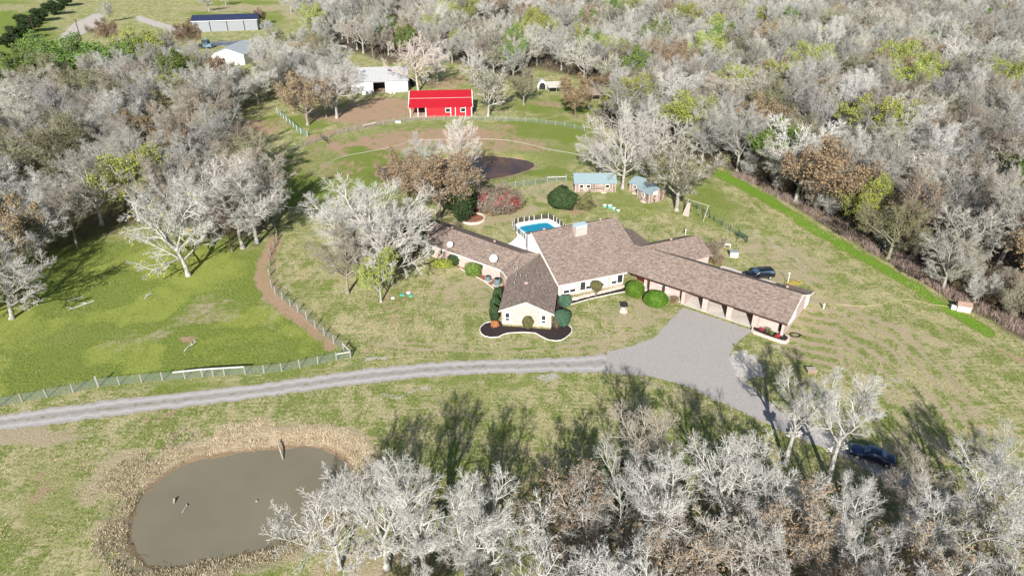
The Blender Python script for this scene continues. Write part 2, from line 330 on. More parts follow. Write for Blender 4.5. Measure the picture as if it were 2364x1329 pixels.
forest=np.maximum(forest,lines([([(1690,405),(1830,475),(1960,555),(2090,628),(2200,695),(2340,770)],9,.6)]))
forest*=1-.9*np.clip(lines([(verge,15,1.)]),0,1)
pale=np.maximum(blobs([(1700,848,55,24,-20,1.),(1660,870,30,12,0,.8),(880,840,50,8,-5,.7),(930,895,60,7,-5,.55),(1240,880,60,8,0,.6),(1800,800,20,6,0,.6),(1990,770,60,16,0,.35),(2080,885,30,12,0,.4)]),
 lines([([(1705,520),(1770,548),(1830,590),(1860,615)],8,.45),([(150,95),(180,66),(225,46)],16,1.),([(320,42),(380,62),(420,72)],8,.8),([(0,245),(60,180),(100,150)],12,.9),([(-60,300),(10,250)],14,.8),([(600,97),(640,95),(700,100),(800,108)],3,.7)]))
rim=np.zeros_like(X)
d1=segdist(X,Y,POND_W,True); rim=np.maximum(rim,(1-sst(d1,.2,1.3)))
dry=np.maximum(dry,(1-sst(d1,2.,5.5))*np.where((PY<1130)|(PX>700),.95,.75))
d2=segdist(X,Y,POND2_W,True); dirt=np.maximum(dirt,(1-sst(d2,.2,1.6))*.9)
verts=np.stack([X,Y,Z],-1).reshape(-1,3).astype(np.float32)
ii=np.arange(ny-1)[:,None]*nx+np.arange(nx-1)[None,:]; quads=np.stack([ii,ii+1,ii+1+nx,ii+nx],-1).reshape(-1,4).astype(np.int32)
def np_mesh(name,verts,faces,k,mats):
    me=bpy.data.meshes.new(name); me.vertices.add(len(verts)); me.vertices.foreach_set('co',verts.ravel().astype(np.float32))
    me.loops.add(faces.size); me.loops.foreach_set('vertex_index',faces.ravel().astype(np.int32))
    me.polygons.add(len(faces)); me.polygons.foreach_set('loop_start',(np.arange(len(faces))*k).astype(np.int32)); 
    for m in mats: me.materials.append(m)
    me.update(calc_edges=True); return me
gm=np_mesh('ground',verts,quads,4,[])
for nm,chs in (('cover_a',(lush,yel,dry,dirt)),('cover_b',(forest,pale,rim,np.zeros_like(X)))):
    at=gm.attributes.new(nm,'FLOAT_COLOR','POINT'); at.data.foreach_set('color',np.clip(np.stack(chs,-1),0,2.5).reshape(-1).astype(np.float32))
gm.polygons.foreach_set('use_smooth',np.ones(len(gm.polygons),bool))
def ground_mat():
    m=NT('ground_cover'); co=m.coord('Object')
    def att(n):
        a=m.node('ShaderNodeAttribute',attribute_name=n); s=m.node('ShaderNodeSeparateColor'); m.l(a.outputs['Color'],s.inputs[0]); return s.outputs[0],s.outputs[1],s.outputs[2],a.outputs['Alpha']
    lu,ye,dr,di=att('cover_a'); fo,pa,ri,_=att('cover_b')
    nb=m.noise(co,.13,5,.62); nm_=m.noise(m.scale(co,1,.55,1,R(35)),.55,6,.68,dist=.6); nf=m.noise(m.scale(co,1,.7,1),3.2,4,.7); nff=m.noise(co,11,3,.7); nst=m.noise(m.scale(co,.35,2.2,1,R(-28)),.8,4,.65,dist=.8)
    tan_=m.mix(m.mapr(nf,.3,.7),(.33,.275,.13),(.58,.52,.31)); olive=m.mix(m.mapr(nf,.3,.7),(.115,.15,.034),(.285,.325,.095))
    f0=m.math('ADD',m.math('ADD',m.math('MULTIPLY',nm_,.42),m.math('MULTIPLY',nb,.2)),m.math('ADD',m.math('MULTIPLY',nf,.22),m.math('MULTIPLY',nst,.22)))
    c=m.mix(m.mapr(f0,.485,.585),olive,tan_)
    def thr(wt,n,amp,lo=.36,hi=.64): return m.mapr(m.math('ADD',wt,m.math('MULTIPLY',m.math('SUBTRACT',n,.5),amp)),lo,hi)
    n1=m.math('ADD',m.math('MULTIPLY',nm_,.55),m.math('MULTIPLY',nf,.45)); n2=m.math('ADD',m.math('MULTIPLY',nb,.5),m.math('MULTIPLY',nf,.5)); n3=m.math('ADD',m.math('MULTIPLY',nst,.5),m.math('MULTIPLY',nff,.5))
    green=m.mix(m.mapr(nf,.3,.7),(.095,.14,.022),(.27,.325,.07)); c=m.mix(thr(lu,m.math('ADD',m.math('MULTIPLY',n2,.6),m.math('MULTIPLY',nm_,.4)),3.2,.34,.8),c,green)
    c=m.mix(m.mapr(lu,1.2,1.7,0,.85),c,m.mix(m.mapr(nf,.3,.7),(.09,.19,.015),(.22,.38,.04)))
    c=m.mix(thr(ye,n1,1.7,.42,.8),c,m.mix(m.mapr(nff,.35,.65),(.21,.26,.04),(.36,.39,.10)))
    c=m.mix(thr(dr,m.math('ADD',m.math('MULTIPLY',n3,.6),m.math('MULTIPLY',nm_,.4)),3.,.4,.78),c,m.mix(m.mapr(nff,.35,.65),(.27,.205,.12),(.56,.475,.32)))
    c=m.mix(thr(di,m.math('ADD',m.math('MULTIPLY',n1,.5),m.math('MULTIPLY',nm_,.5)),3.2,.42,.85),c,m.mix(m.mapr(nff,.3,.7),(.27,.175,.11),(.53,.37,.25)))
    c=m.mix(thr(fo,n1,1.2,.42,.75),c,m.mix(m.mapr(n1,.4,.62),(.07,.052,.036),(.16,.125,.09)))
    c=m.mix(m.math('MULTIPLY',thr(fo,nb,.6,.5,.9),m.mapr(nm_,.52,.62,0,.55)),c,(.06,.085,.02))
    c=m.mix(thr(pa,n1,1.5,.42,.62),c,m.mix(m.mapr(nff,.3,.7),(.36,.325,.28),(.60,.56,.50)))
    c=m.mix(m.math('MULTIPLY',thr(ri,nf,.5,.5,.85),.6),c,(.16,.09,.05))
    c=m.mix(m.mapr(nff,.30,.46,.55,0),c,(.05,.05,.025))
    m.base(c,.95,0,.1); m.bump(m.math('ADD',nf,m.math('MULTIPLY',nff,.6)),.9,.22); return m.mat
gm.materials.append(ground_mat()); g=link('ground',gm); g['kind']='structure'

def sheet(name,pts,z,mat,jit=.0,step=.6,seed=1,kind='structure',amp=None):
    rng=random.Random(seed); out=[]
    for i in range(len(pts)):
        a=Vector(pts[i][:2]); b=Vector(pts[(i+1)%len(pts)][:2]); n=max(1,int((b-a).length/step)); d=(b-a).normalized() if (b-a).length else Vector((1,0)); q=Vector((-d.y,d.x))
        for k in range(n):
            p=a+(b-a)*k/n+q*rng.gauss(0,jit); out.append((p.x,p.y,z))
    a=sum(out[i][0]*out[(i+1)%len(out)][1]-out[(i+1)%len(out)][0]*out[i][1] for i in range(len(out)))
    if a<0: out.reverse()
    o=MB().poly(out).build(name,mat); 
    if kind: o['kind']=kind
    return o
def gravel(name,tracks):
    m=NT(name); co=m.coord(); uv=m.coord('UV'); n=m.noise(co,1.1,5,.65); f=m.noise(co,9,3,.75); v=m.node('ShaderNodeTexVoronoi'); m.l(co,v.inputs['Vector']); v.inputs['Scale'].default_value=7
    c=m.mix(m.mapr(f,.34,.66),(.225,.207,.19),(.47,.44,.405)); c=m.mix(m.mapr(n,.40,.75,0,.35),c,(.36,.335,.305))
    if tracks:
        s=m.node('ShaderNodeSeparateXYZ'); m.l(uv,s.inputs[0]); y=m.math('ADD',s.outputs[1],m.math('MULTIPLY',m.math('SUBTRACT',m.noise(co,.9,4,.6),.5),.30))
        mid=m.mapr(m.math('ABSOLUTE',m.math('SUBTRACT',y,.5)),.06,.17,1,0)
        c=m.mix(m.math('MULTIPLY',m.math('MULTIPLY',mid,m.mapr(f,.35,.6)),.6),c,(.24,.22,.20)); c=m.mix(m.math('MULTIPLY',m.mapr(m.math('ADD',m.math('MULTIPLY',mid,.5),n),1.02,1.1),.75),c,(.17,.17,.07))
        edge=m.math('ADD',m.mapr(m.math('ABSOLUTE',m.math('SUBTRACT',y,.5)),.40,.5),m.math('MULTIPLY',m.math('SUBTRACT',n,.5),1.2))
        c=m.mix(m.mapr(edge,.6,1.),c,(.26,.21,.12))
        c=m.mix(m.math('MULTIPLY',m.mapr(m.math('ABSOLUTE',m.math('SUBTRACT',m.math('ABSOLUTE',m.math('SUBTRACT',y,.5)),.27)),.02,.1,1,0),.55),c,(.50,.485,.48))
    m.base(c,.95,0,.1); m.bump(f,.6,.05); return m.mat
ROAD=[(-140,978,1024),(0,958,994),(110,941,981),(225,926,966),(409,906,941),(600,885,918),(753,863,897),(856,849,885),(984,837,870),(1100,831,863),(1200,829,861),(1330,823,859),(1420,812,861),(1480,806,864)]
def road_strip():
    A=[];rng=random.Random(4)
    for i in range(len(ROAD)-1):
        (x0,a0,b0),(x1,a1,b1)=ROAD[i],ROAD[i+1]; n=14
        for k in range(n):
            t=k/n; A.append((G(x0+(x1-x0)*t,a0+(a1-a0)*t),G(x0+(x1-x0)*t,b0+(b1-b0)*t)))
    vs=[];fs=[];uvs=[];K=8;acc=0
    for i,(a,b) in enumerate(A):
        if i: acc+=(a-A[i-1][0]).length
        d=(b-a).normalized(); a2=a+d*rng.gauss(0,.12); b2=b+d*rng.gauss(0,.12)
        for k in range(K+1): p=a2.lerp(b2,k/K); vs.append((p.x,p.y,.02)); uvs.append((acc,k/K))
    for i in range(len(A)-1):
        for k in range(K): q=i*(K+1)+k; fs.append((q,q+1,q+K+2,q+K+1))
    me=bpy.data.meshes.new('driveway'); me.from_pydata(vs,[],fs); u=me.uv_layers.new(name='uv')
    for l in me.loops: u.data[l.index].uv=uvs[l.vertex_index]
    me.flip_normals() if me.polygons[0].normal.z<0 else None
    me.materials.append(gravel('driveway_gravel',True)); o=link('driveway',me); o['kind']='structure'
road_strip()
PAD=[(1400,812),(1456,801),(1507,780),(1540,747),(1574,709),(1625,725),(1683,743),(1738,763),(1725,772),(1694,795),(1681,826),(1704,866),(1800,949),(1861,972),(1974,1027),(2080,1085),(2148,1125),(2301,1172),(2420,1215),(2420,1262),(2300,1222),(2140,1172),(2060,1122),(1951,1053),(1802,994),(1712,950),(1635,915),(1584,890),(1494,866),(1402,861)]
sheet('gravel_yard',[G(*p) for p in PAD],.026,gravel('yard_gravel',False),.12,.5,3)
sheet('gravel_patch',[G(*p) for p in [(1636,866),(1662,842),(1684,826),(1702,812),(1722,808),(1742,826),(1757,848),(1768,868),(1730,872),(1704,868)]],.022,plain('pale_limestone_gravel',(.44,.41,.365),.95,.35,3,bump=.5),.25,.5,8)
# ponds
def water(name,pw,z,c1,c2,rough,blend):
    m=NT(name+'_water'); co=m.coord(); n=m.noise(co,.16,4); c=m.mix(m.mapr(n,.35,.65),c1,c2); m.base(c,rough,0,.14 if rough>.1 else .22); m.bump(m.noise(co,2.5,3),.05,.02)
    xs_=[p[0] for p in pw]; ys_=[p[1] for p in pw]; x0,x1,y0,y1=min(xs_)-3,max(xs_)+3,min(ys_)-3,max(ys_)+3
    o=MB().poly([(x0,y0,z),(x1,y0,z),(x1,y1,z),(x0,y1,z)]).build(name,m.mat); o['kind']='structure'
water('pond_water',POND_W,-.6,(.172,.154,.108),(.19,.17,.118),.3,0)
water('dark_pond_water',POND2_W,-.4,(.045,.024,.014),(.11,.055,.028),.04,0)
# far channel beside the blue-roofed building
sheet('channel_water',[G(*p) for p in [(470,97),(600,92),(640,93),(640,100),(560,105),(470,106)]],.012,glass('channel_water_surface',(.05,.055,.05),.1),.1,1)
# ------------------------------------------------------------------ the ranch house
def slabs(name,polys,mat,parent,t=.16):
    b=MB()
    for p in polys:
        c=sum((Vector(q) for q in p),Vector())/len(p)
        n=Vector((0,0,0))
        for i in range(len(p)): n+=Vector(p[i]).cross(Vector(p[(i+1)%len(p)]))
        if n.z<0: p=list(reversed(p))
        if len(p)==4: # split on the diagonal that keeps the plane truest
            b.slab([p[0],p[1],p[2]],t); b.slab([p[0],p[2],p[3]],t)
        else:
            for i in range(1,len(p)-1): b.slab([p[0],p[i],p[i+1]],t)
    return b.build(name,mat,parent)
def inset(poly,d):
    n=len(poly); a=sum(poly[i][0]*poly[(i+1)%n][1]-poly[(i+1)%n][0]*poly[i][1] for i in range(n)); sg=1 if a>0 else -1
    L=[]
    for i in range(n):
        p,q=Vector(poly[i][:2]),Vector(poly[(i+1)%n][:2]); e=(q-p).normalized(); nn=Vector((-e.y,e.x))*sg
        L.append((p+nn*d,e))
    out=[]
    for i in range(n):
        (p,e),(q,f)=L[i-1],L[i]; den=e.x*f.y-e.y*f.x
        t=((q.x-p.x)*f.y-(q.y-p.y)*f.x)/den if abs(den)>1e-6 else 0; out.append(tuple(p+e*t))
    return out
def window(parent,p0,p1,z0,z1,panes,fr='white',fw=.09,proud=.05,rows=1):
    "p0->p1 along the wall, outside on the right hand; panes: glass names left to right"
    p0,p1=Vector(p0[:2]),Vector(p1[:2]); d=(p1-p0); L=d.length; d.normalize(); n=Vector((d.y,-d.x)); rz=math.atan2(d.y,d.x)
    def at(u,o): q=p0+d*u+n*o; return (q.x,q.y)
    fb=MB(); H=z1-z0; k=len(panes)
    for z in (z0+fw/2,z1-fw/2): fb.box((*at(L/2,proud),z),(L,.09,fw),rz)
    for i in range(k+1): fb.box((*at(fw/2+(L-fw)*i/k,proud-.002),(z0+z1)/2),(fw,.086,H-2*fw),rz)
    f=fb.build('window',M[fr],parent)
    for i,g_ in enumerate(panes):
        w_=(L-fw)/k-fw; u=fw+w_/2+i*(L-fw)/k
        if isinstance(g_,tuple): # blind above, dark glass below
            zz=z0+fw+(H-2*fw)*g_[1]
            MB().box((*at(u,proud-.03),(zz+z1-fw)/2),(w_,.03,z1-fw-zz),rz).build('blind',M[g_[0]],f)
            MB().box((*at(u,proud-.032),(zz+z0+fw)/2),(w_,.03,zz-z0-fw),rz).build('pane',M['glass'],f)
        else: MB().box((*at(u,proud-.03),(z0+z1)/2),(w_,.03,H-2*fw),rz).build('pane',M[g_],f)
    return f
house=empty('ranch_house',(10,98,0),'sprawling cream brick ranch house with angled wings under brown shingle roofs','house')
ZE,ZR,ZH,ZRE=2.6,4.45,7.3,5.05
house_parts=[]
def hp(o): house_parts.append(o); return o
e_=lambda x,y,z=ZE: G(x,y,z); r_=lambda x,y: G(x,y,ZR)
Wl,Wc,Bc,Bl,Br=e_(960,553),e_(1156,623),e_(1171,640),e_(1151,717),e_(1279.5,726)
Rl,Rm,Rj,Ra=r_(1007,516.5),r_(1201,585),r_(1247,586),r_(1214,697.5)
Kl,Km,Kj=e_(1031,514),e_(1211,576),Vector((7.4,108.4,2.6)); Brt=Vector((8.35,104.,2.6))
hp(slabs('roof',[[Wl,Wc,Rm,Rl],[Wc,Bc,Rm],[Rl,Rm,Km,Kl],[Rm,Rj,Kj,Km]],M['shingle'],None))
hp(slabs('roof',[[Bc,Bl,Ra,Rj,Rm],[Ra,Br,Brt,Rj],[Brt,Rj,Kj]],M['shingle'],None))
HA,HB,HE,HD=e_(1289,659),e_(1448,628),G(1226,538,ZH),G(1425,503,ZH)
hn=(HB-HA).cross(HE-HA).normalized()
def on_hall(x,y):
    d=G(x,y,0)-Vector((0,0,CAMH)); o=Vector((0,0,CAMH)); return o+d*((HA-o).dot(hn)/d.dot(hn))
HC=on_hall(1463,563)
hd=Vector((HB.x-HA.x,HB.y-HA.y,0)).normalized(); hq=Vector((-hd.y,hd.x,0))
HBL=HE+hq*2.9-Vector((0,0,1.2)); HBR=HD+hq*2.9-Vector((0,0,1.2))
hp(slabs('roof',[[HA,HB,HC,HD,HE],[HE,HD,HBR,HBL]],M['shingle'],None,.2))
# east wing frame: u along the eave from the valley, v square to it
EA=Vector(e_(1448,628)); EB=Vector(e_(1819,748)); ed=Vector((EB.x-EA.x,EB.y-EA.y,0)).normalized(); en=Vector((-ed.y,ed.x,0)); EL=(Vector((EB.x-EA.x,EB.y-EA.y))).length
def ew(u,v,z): q=EA+ed*u+en*v; return Vector((q.x,q.y,z))
hp(slabs('roof',[[ew(-.9,.2,2.66),ew(EL,0,ZE),ew(EL,5.5,ZRE),ew(-2.2,5.5,ZRE)],[ew(-2.2,5.5,ZRE),ew(EL,5.5,ZRE),ew(EL,11.1,ZE),ew(-1,11.1,ZE)],
   [ew(EL-4.6,11.0,ZE+.06),ew(EL+.02,11.0,ZE+.06),ew(EL+.02,12.9,ZE-.35),ew(EL-4.6,12.9,ZE-.35)]],M['shingle'],None))
# rear wings seen over the ridge
r2=lambda x,y,z:G(x,y,z)
Q0,Q1=r2(1470,572,4.5),r2(1614.5,544,4.5); qd=Vector((Q1.x-Q0.x,Q1.y-Q0.y,0)).normalized(); qn=Vector((-qd.y,qd.x,0))
hp(slabs('roof',[[Q0,Q1,Q1+qn*4.2-Vector((0,0,1.85)),Q0+qn*4.2-Vector((0,0,1.85))],[Q0,Q1,Q1-qn*4.4-Vector((0,0,1.9)),Q0-qn*4.4-Vector((0,0,1.9))]],M['shingle'],None))
hp(slabs('roof',[[r2(1425,518,4.8),r2(1463.5,532.5,2.9),r2(1500,561,2.9),r2(1466,572,4.5)]],M['shingle'],None))
# walls
wb=MB()
WF=inset([Wl,Wc,Km,Kl],.5); wb.prism(WF,-.05,2.5)
BF=inset([Bc,Bl,Br,Brt,Kj,Km,Wc],.42); wb.prism(BF,-.05,2.52)
b0,b1=Vector(BF[1]),Vector(BF[2]); bd=(b1-b0).normalized(); bi=Vector((-bd.y,bd.x)); mid=Vector((Ra.x,Ra.y)); mid=b0+bd*((mid-b0).dot(bd))
for T,s_ in ((0,1),):
    tri=[(b0.x,b0.y,2.5),(b1.x,b1.y,2.5),(b1.x,b1.y,2.52),(mid.x,mid.y,4.22),(b0.x,b0.y,2.52)]
    back=[(p[0]+bi.x*.2,p[1]+bi.y*.2,p[2]) for p in tri]
    wb.poly([(p[0]-bi.x*-.003,p[1]-bi.y*-.003,p[2]) for p in tri]); wb.poly(list(reversed(back)))
w0,w1=Vector(WF[0]),Vector(WF[3]); wm=(w0+w1)/2
wb.poly([(w1.x,w1.y,2.5),(w0.x,w0.y,2.5),(Rl.x+.4,Rl.y-.4,4.2)])
HF=inset([HA+hd*.3,HB,HBR,HBL],.45); wb.prism(HF,-.05,2.62)
def gable(p,q,top,inn=.0): wb.poly([(p[0],p[1],2.5),(q[0],q[1],2.5),top])
gl=Vector(HE)+hd*.42; gb=MB(); wq=gl+hq*2.45
gb.poly([(wq.x,wq.y,0),(HF[0][0]-.02*hd.x,HF[0][1]-.02*hd.y,0),(HF[0][0]-.02*hd.x,HF[0][1]-.02*hd.y,2.55),(gl.x,gl.y,ZH-.22),(wq.x,wq.y,ZH-1.2)])
wr=Vector(HD)-hd*.55+hq*2.45; gb.poly([(wr.x,wr.y,0),(wq.x,wq.y,0),(wq.x,wq.y,ZH-1.2),(wr.x,wr.y,ZH-1.2)]); hp(gb.build('gable_siding',M['white']))
hp(MB().tube([(wq.x-.1,wq.y-.1,0),(wq.x-.1,wq.y-.1,ZH-1.1)],.06,6).build('downspout',M['dark_wood']))
gr=Vector(HD)-hd*.55; wr=gr+hq*2.45; wb.poly([(HF[1][0],HF[1][1],2.6),(wr.x,wr.y,2.6),(wr.x,wr.y,ZH-1.25),(gr.x,gr.y,ZH-.25)])
QF=[Q0+qn*3.7,Q1-qd*.4+qn*3.7,Q1-qd*.4-qn*3.9,Q0-qn*3.9]; wb.prism([(p.x,p.y) for p in QF],-.05,2.5)
g1,g2=QF[1],QF[2]; wb.poly([(g2.x,g2.y,2.5),(g1.x,g1.y,2.5),(Q1.x-qd.x*.4,Q1.y-qd.y*.4,4.3)])
def ebox(b,u0,u1,v0,v1,z0,z1): b.prism([tuple(ew(u0,v0,0)[:2]),tuple(ew(u1,v0,0)[:2]),tuple(ew(u1,v1,0)[:2]),tuple(ew(u0,v1,0)[:2])],z0,z1)
ebox(wb,2.6,9.95,1.9,2.15,-.05,2.9); ebox(wb,2.35,2.6,1.9,4,-.05,2.9)                       # porch wall and its return
ebox(wb,9.95,10.5,.08,10.6,-.05,2.42)                                                    # west side of the carport
ebox(wb,10.5,EL-.75,10.35,10.6,-.05,2.5)                                                # back wall
for u in (13.9,17.9,21.95): ebox(wb,u-.42,u+.42,.1,.75,-.05,2.42)                        # piers
ebox(wb,21.97,25.3,1.35,1.6,-.05,2.6); ebox(wb,22.5,22.75,1.6,10.35,-.05,2.6)
gx=[ew(EL-.4,v,z) for v,z in ((.1,0),(.1,2.35),(.55,2.6),(5.5,4.85),(10.6,2.55),(10.6,0))]; gy=[p-ed*.3 for p in gx]
wb.poly(list(reversed(gx)) if False else gx[::-1]); wb.poly(gy)
wb.poly([gx[0],gx[1],gy[1],gy[0]]); wb.poly([gx[5],gy[5],gy[4],gx[4]])
ebox(wb,25.9,EL-.7,.1,.6,-.05,2.4)
hp(wb.build('wall',M['brick']))
w2=MB(); ebox(w2,EL-4.3,EL-.3,10.62,12.5,-.05,2.15); hp(w2.build('rear_lean_to_wall',M['white']))
# recessed entry
d_=MB(); ebox(d_,.6,2.3,2.9,3.,0,2.35); hp(d_.build('entry_door',M['door_red']))
for u in (4.0,6.75): pw_=MB(); ebox(pw_,u-.09,u+.09,.25,.43,0,2.45); hp(pw_.build('porch_post',M['dark_wood']))
fl=MB(); ebox(fl,.4,9.9,.4,1.88,0,.09); ebox(fl,10.52,21.9,.0,10.3,0,.05); ebox(fl,22.0,25.8,.15,1.34,0,.3); hp(fl.build('slab_floor',M['conc']))
# fascias
FN=['fascia','fascia']
def fas(p,q,t=.12,h=.2,dz=-.02):
    p,q=Vector(p),Vector(q); d=(q-p); o=Vector((d.y,-d.x,0)).normalized()*t*.5
    b=[p-o,p+o,q+o,q-o]; top=[(x.x,x.y,x.z+dz) for x in b]; hp(MB().slab(top,h).build(FN[0],M[FN[1]]))
for p,q in ((Wl,Wc),(Wc,Bc),(Bl,Ra),(Ra,Br),(Wl,Rl),(HA,HB)): fas(p-Vector((0,.03,0)),q-Vector((0,.03,0)),.1,.22,.0)
fas(HE+Vector((-.05,0,.02)),HA+Vector((-.05,0,.02)),.14,.24,.03)
fas(ew(EL,0,ZE)+ed*.06,ew(EL,5.5,ZRE)+ed*.06,.1,.2,.0); fas(ew(EL,5.5,ZRE)+ed*.06,ew(EL,11.1,ZE)+ed*.06,.1,.2,.0); fas(ew(EL,11.1,ZE)+ed*.06,ew(EL,12.9,ZE-.35)+ed*.08,.1,.2,.0)
FN[:]=['gutter','dark_wood']; fas(ew(1,.15,2.62)-en*.08,ew(EL,0,ZE)-en*.08,.1,.22,-.02)
rc=MB()
def cap(p,q): rc.tube([Vector(p)+Vector((0,0,.02)),Vector(q)+Vector((0,0,.02))],.09,5)
for p,q in ((Rl,Rm),(Rm,Rj),(Rj,Ra),(HE,HD),(ew(-.5,5.5,ZRE),ew(EL,5.5,ZRE)),(Q0,Q1)): cap(p,q)
hp(rc.build('ridge_cap',M['shingle']))
# chimney
cp=[on_hall(1329,546),on_hall(1355,540)]; cdv=(cp[1]-cp[0]); cdv.z=0; L=cdv.length; cdv.normalize(); cq=Vector((-cdv.y,cdv.x,0))
c0=cp[0]; base=[c0,c0+cdv*L,c0+cdv*L+cq*1.25,c0+cq*1.25]; ch=MB(); zt=c0.z+1.55
ch.prism([tuple(p[:2]) for p in base],c0.z-1,zt); cho=hp(ch.build('chimney',M['brick']))
cc=MB(); big=[base[0]-cdv*.08-cq*.08,base[1]+cdv*.08-cq*.08,base[2]+cdv*.08+cq*.08,base[3]-cdv*.08+cq*.08]
cc.prism([tuple(p[:2]) for p in big],zt,zt+.07); sm=[base[0]+cdv*.1+cq*.1,base[1]-cdv*.1+cq*.1,base[2]-cdv*.1-cq*.1,base[3]+cdv*.1-cq*.1]
cc.prism([tuple(p[:2]) for p in sm],zt+.07,zt+.3); cc.prism([tuple(p[:2]) for p in big],zt+.3,zt+.36); cc.build('chimney_cap',M['teal_cap'],cho)
fl_=MB(); 
for k_ in (0,1): pass
# windows of the hall: four groups of two lights
h0=Vector((HF[0][0],HF[0][1])); h1=Vector((HF[1][0],HF[1][1])); hL=(h1-h0).length; hv=(h1-h0).normalized()
for a_,b_,pn in ((.35,2.75,[('glass_w',.32),('glass_w',.32)]),(3.35,5.6,['glass',('glass_w',.3)]),(6.3,8.5,['glass_w','glass_w']),(9.2,11.5,[('glass_w',.3),('glass',.3)])):
    hp(window(None,h0+hv*a_,h0+hv*b_,.5,2.42,pn,fw=.11))
# gable windows
for f in (.115,.845):
    c_=b0.lerp(b1,f); hp(window(None,c_-bd*.42,c_+bd*.42,.62,2.2,['glass'],fw=.12))
    MB().box((*(c_-bi*.07),1.2),(.64,.05,.12),math.atan2(bd.y,bd.x)).build('sash_bar',M['white'],house_parts[-1])
# west wing windows
wv=(Vector(WF[1])-Vector(WF[0])); wL=wv.length; wv.normalize(); w0=Vector(WF[0])
def wwin(px,half,z0,z1,pn):
    t=(px-962)/(1158-962.); # place by its share of the wall
    c_=w0+wv*(t*wL); hp(window(None,c_-wv*half,c_+wv*half,z0,z1,pn,fw=.08))
wwin(1019,.3,1.3,2.3,['glass']); wwin(1054,.8,1.1,2.3,['glass_teal','glass_teal']); wwin(1112.5,.8,1.3,2.25,['glass','glass'])
hp(window(None,ew(5.0,1.9,0),ew(6.7,1.9,0),1.0,2.2,['glass_teal','glass_teal'],fw=.1))
for v in (3.2,4.6): hp(window(None,ew(EL-.4,v,0),ew(EL-.4,v+.75,0),1.0,2.1,['glass_teal'],fw=.06,proud=.02))
# roof vents and pipes
def on_plane(x,y,A,B,C):
    n=(Vector(B)-Vector(A)).cross(Vector(C)-Vector(A)); o=Vector((0,0,CAMH)); d=G(x,y,0)-o; return o+d*((Vector(A)-o).dot(n)/d.dot(n))
def vent(p,r=.2,h=.28):
    m_=MB(); m_.cyl((p.x,p.y,p.z-.1),r*.7,h+.05,12); m_.lathe((p.x,p.y,p.z+h-.08),[(0.01,0),(r*1.25,0),(r*1.35,.05),(r*.9,.13),(.01,.16)],14); hp(m_.build('roof_vent',M['vent']))
PWB=(Rl,Rm,Km); PWF=(Wl,Wc,Rl); PBW=(Bl,Ra,Rm); PEB=(ew(0,5.5,ZRE),ew(9,5.5,ZRE),ew(0,11.1,ZE)); PQB=(Q0,Q1,Q1+qn*4.2-Vector((0,0,1.85)))
for x,y,pl in ((1044,527,PWB),(1142,559,PWB),(1549,554,PQB),(1524,578,PEB),(1554,586,PEB),(1665,619,PEB),(1817,664,PEB),(1256,531,(HE,HD,HBR)),(1386,508,(HE,HD,HBR))): vent(on_plane(x,y,*pl))
vent(on_plane(1215,654,*PBW),.3,.16)
for x,y in ((1186,619),(1195,617),(1192,635),(1202,637),(1215.5,638),(1188,654)):
    p=on_plane(x,y,*PBW); hp(MB().cyl((p.x,p.y,p.z-.05),.06,.42,8).build('vent_pipe',M['steel']))
for o in house_parts: 
    o.parent=house; o.matrix_parent_inverse=Matrix.Translation((-10,-98,0))
# dishes
def dish(x,y,r,label,aim):
    p=on_plane(x,y,*PWF); t=empty('satellite_dish',p,label,'satellite dish','satellite dishes on the west wing roof')
    h=r*2.0; MB().tube([(0,0,-.05),(0,0,h*.6),(.05,-.05,h)],.045,6).build('mast',M['steel'],t)
    ax=Vector((-.25,-.8,.72)).normalized(); q=ax.to_track_quat('Z','Y').to_matrix().to_4x4(); m_=MB(); pr=[(.01,0),(r*.5,.04),(r*.85,.12),(r,.18),(r*.99,.2),(r*.84,.15),(r*.5,.07),(.01,.03)]
    m_.lathe((0,0,0),pr,24); m_.v=[tuple(q@Vector(v)+Vector((.05,-.05,h))) for v in m_.v]; m_.build('reflector',M['dish'],t,True)
    c=Vector((.05,-.05,h)); f=c+ax*r*.9; MB().tube([c+Vector((0,0,-r*.8)),f],.025,5).tube([f-ax*.1,f+ax*.08],.07,8).build('feed_arm',M['steel'],t)
dish(1039.5,577.5,.55,'smaller white satellite dish, on the upper end of the west wing roof',0); dish(1139.5,613,.68,'larger white satellite dish above the two air conditioners',0)
# air conditioners
def acunit(x,y,w_,h_,label,k):
    p=G(x,y,.1); t=empty('air_conditioner',(p.x,p.y,0),label,'air conditioner','air conditioners beside the west wing',rz=R(-40))
    MB().box((0,0,.06),(w_*1.35,w_*1.35,.12)).build('concrete_pad',M['conc'],t)
    b=MB(); n=8; rr=w_*.56; pts=[(rr*math.cos(2*math.pi*(i+.5)/n),rr*math.sin(2*math.pi*(i+.5)/n)) for i in range(n)]; b.prism(pts,.13,h_)
    for i in range(10): z=.2+(h_-.3)*i/10; b.prism([(px_*1.02,py_*1.02) for px_,py_ in pts],z,z+.03)
    b.build('casing',M['ac'],t); g_=MB().lathe((0,0,h_),[(w_*.42,.0),(w_*.42,.05),(w_*.36,.07),(.01,.07)],20).build('fan_grille',M['black'],t)
acunit(1126.5,647,.8,.95,'smaller grey-green air conditioner on a pad beside the west wing',0); acunit(1148,657,1.,1.3,'taller grey-green air conditioner at the inner corner of the house',1)

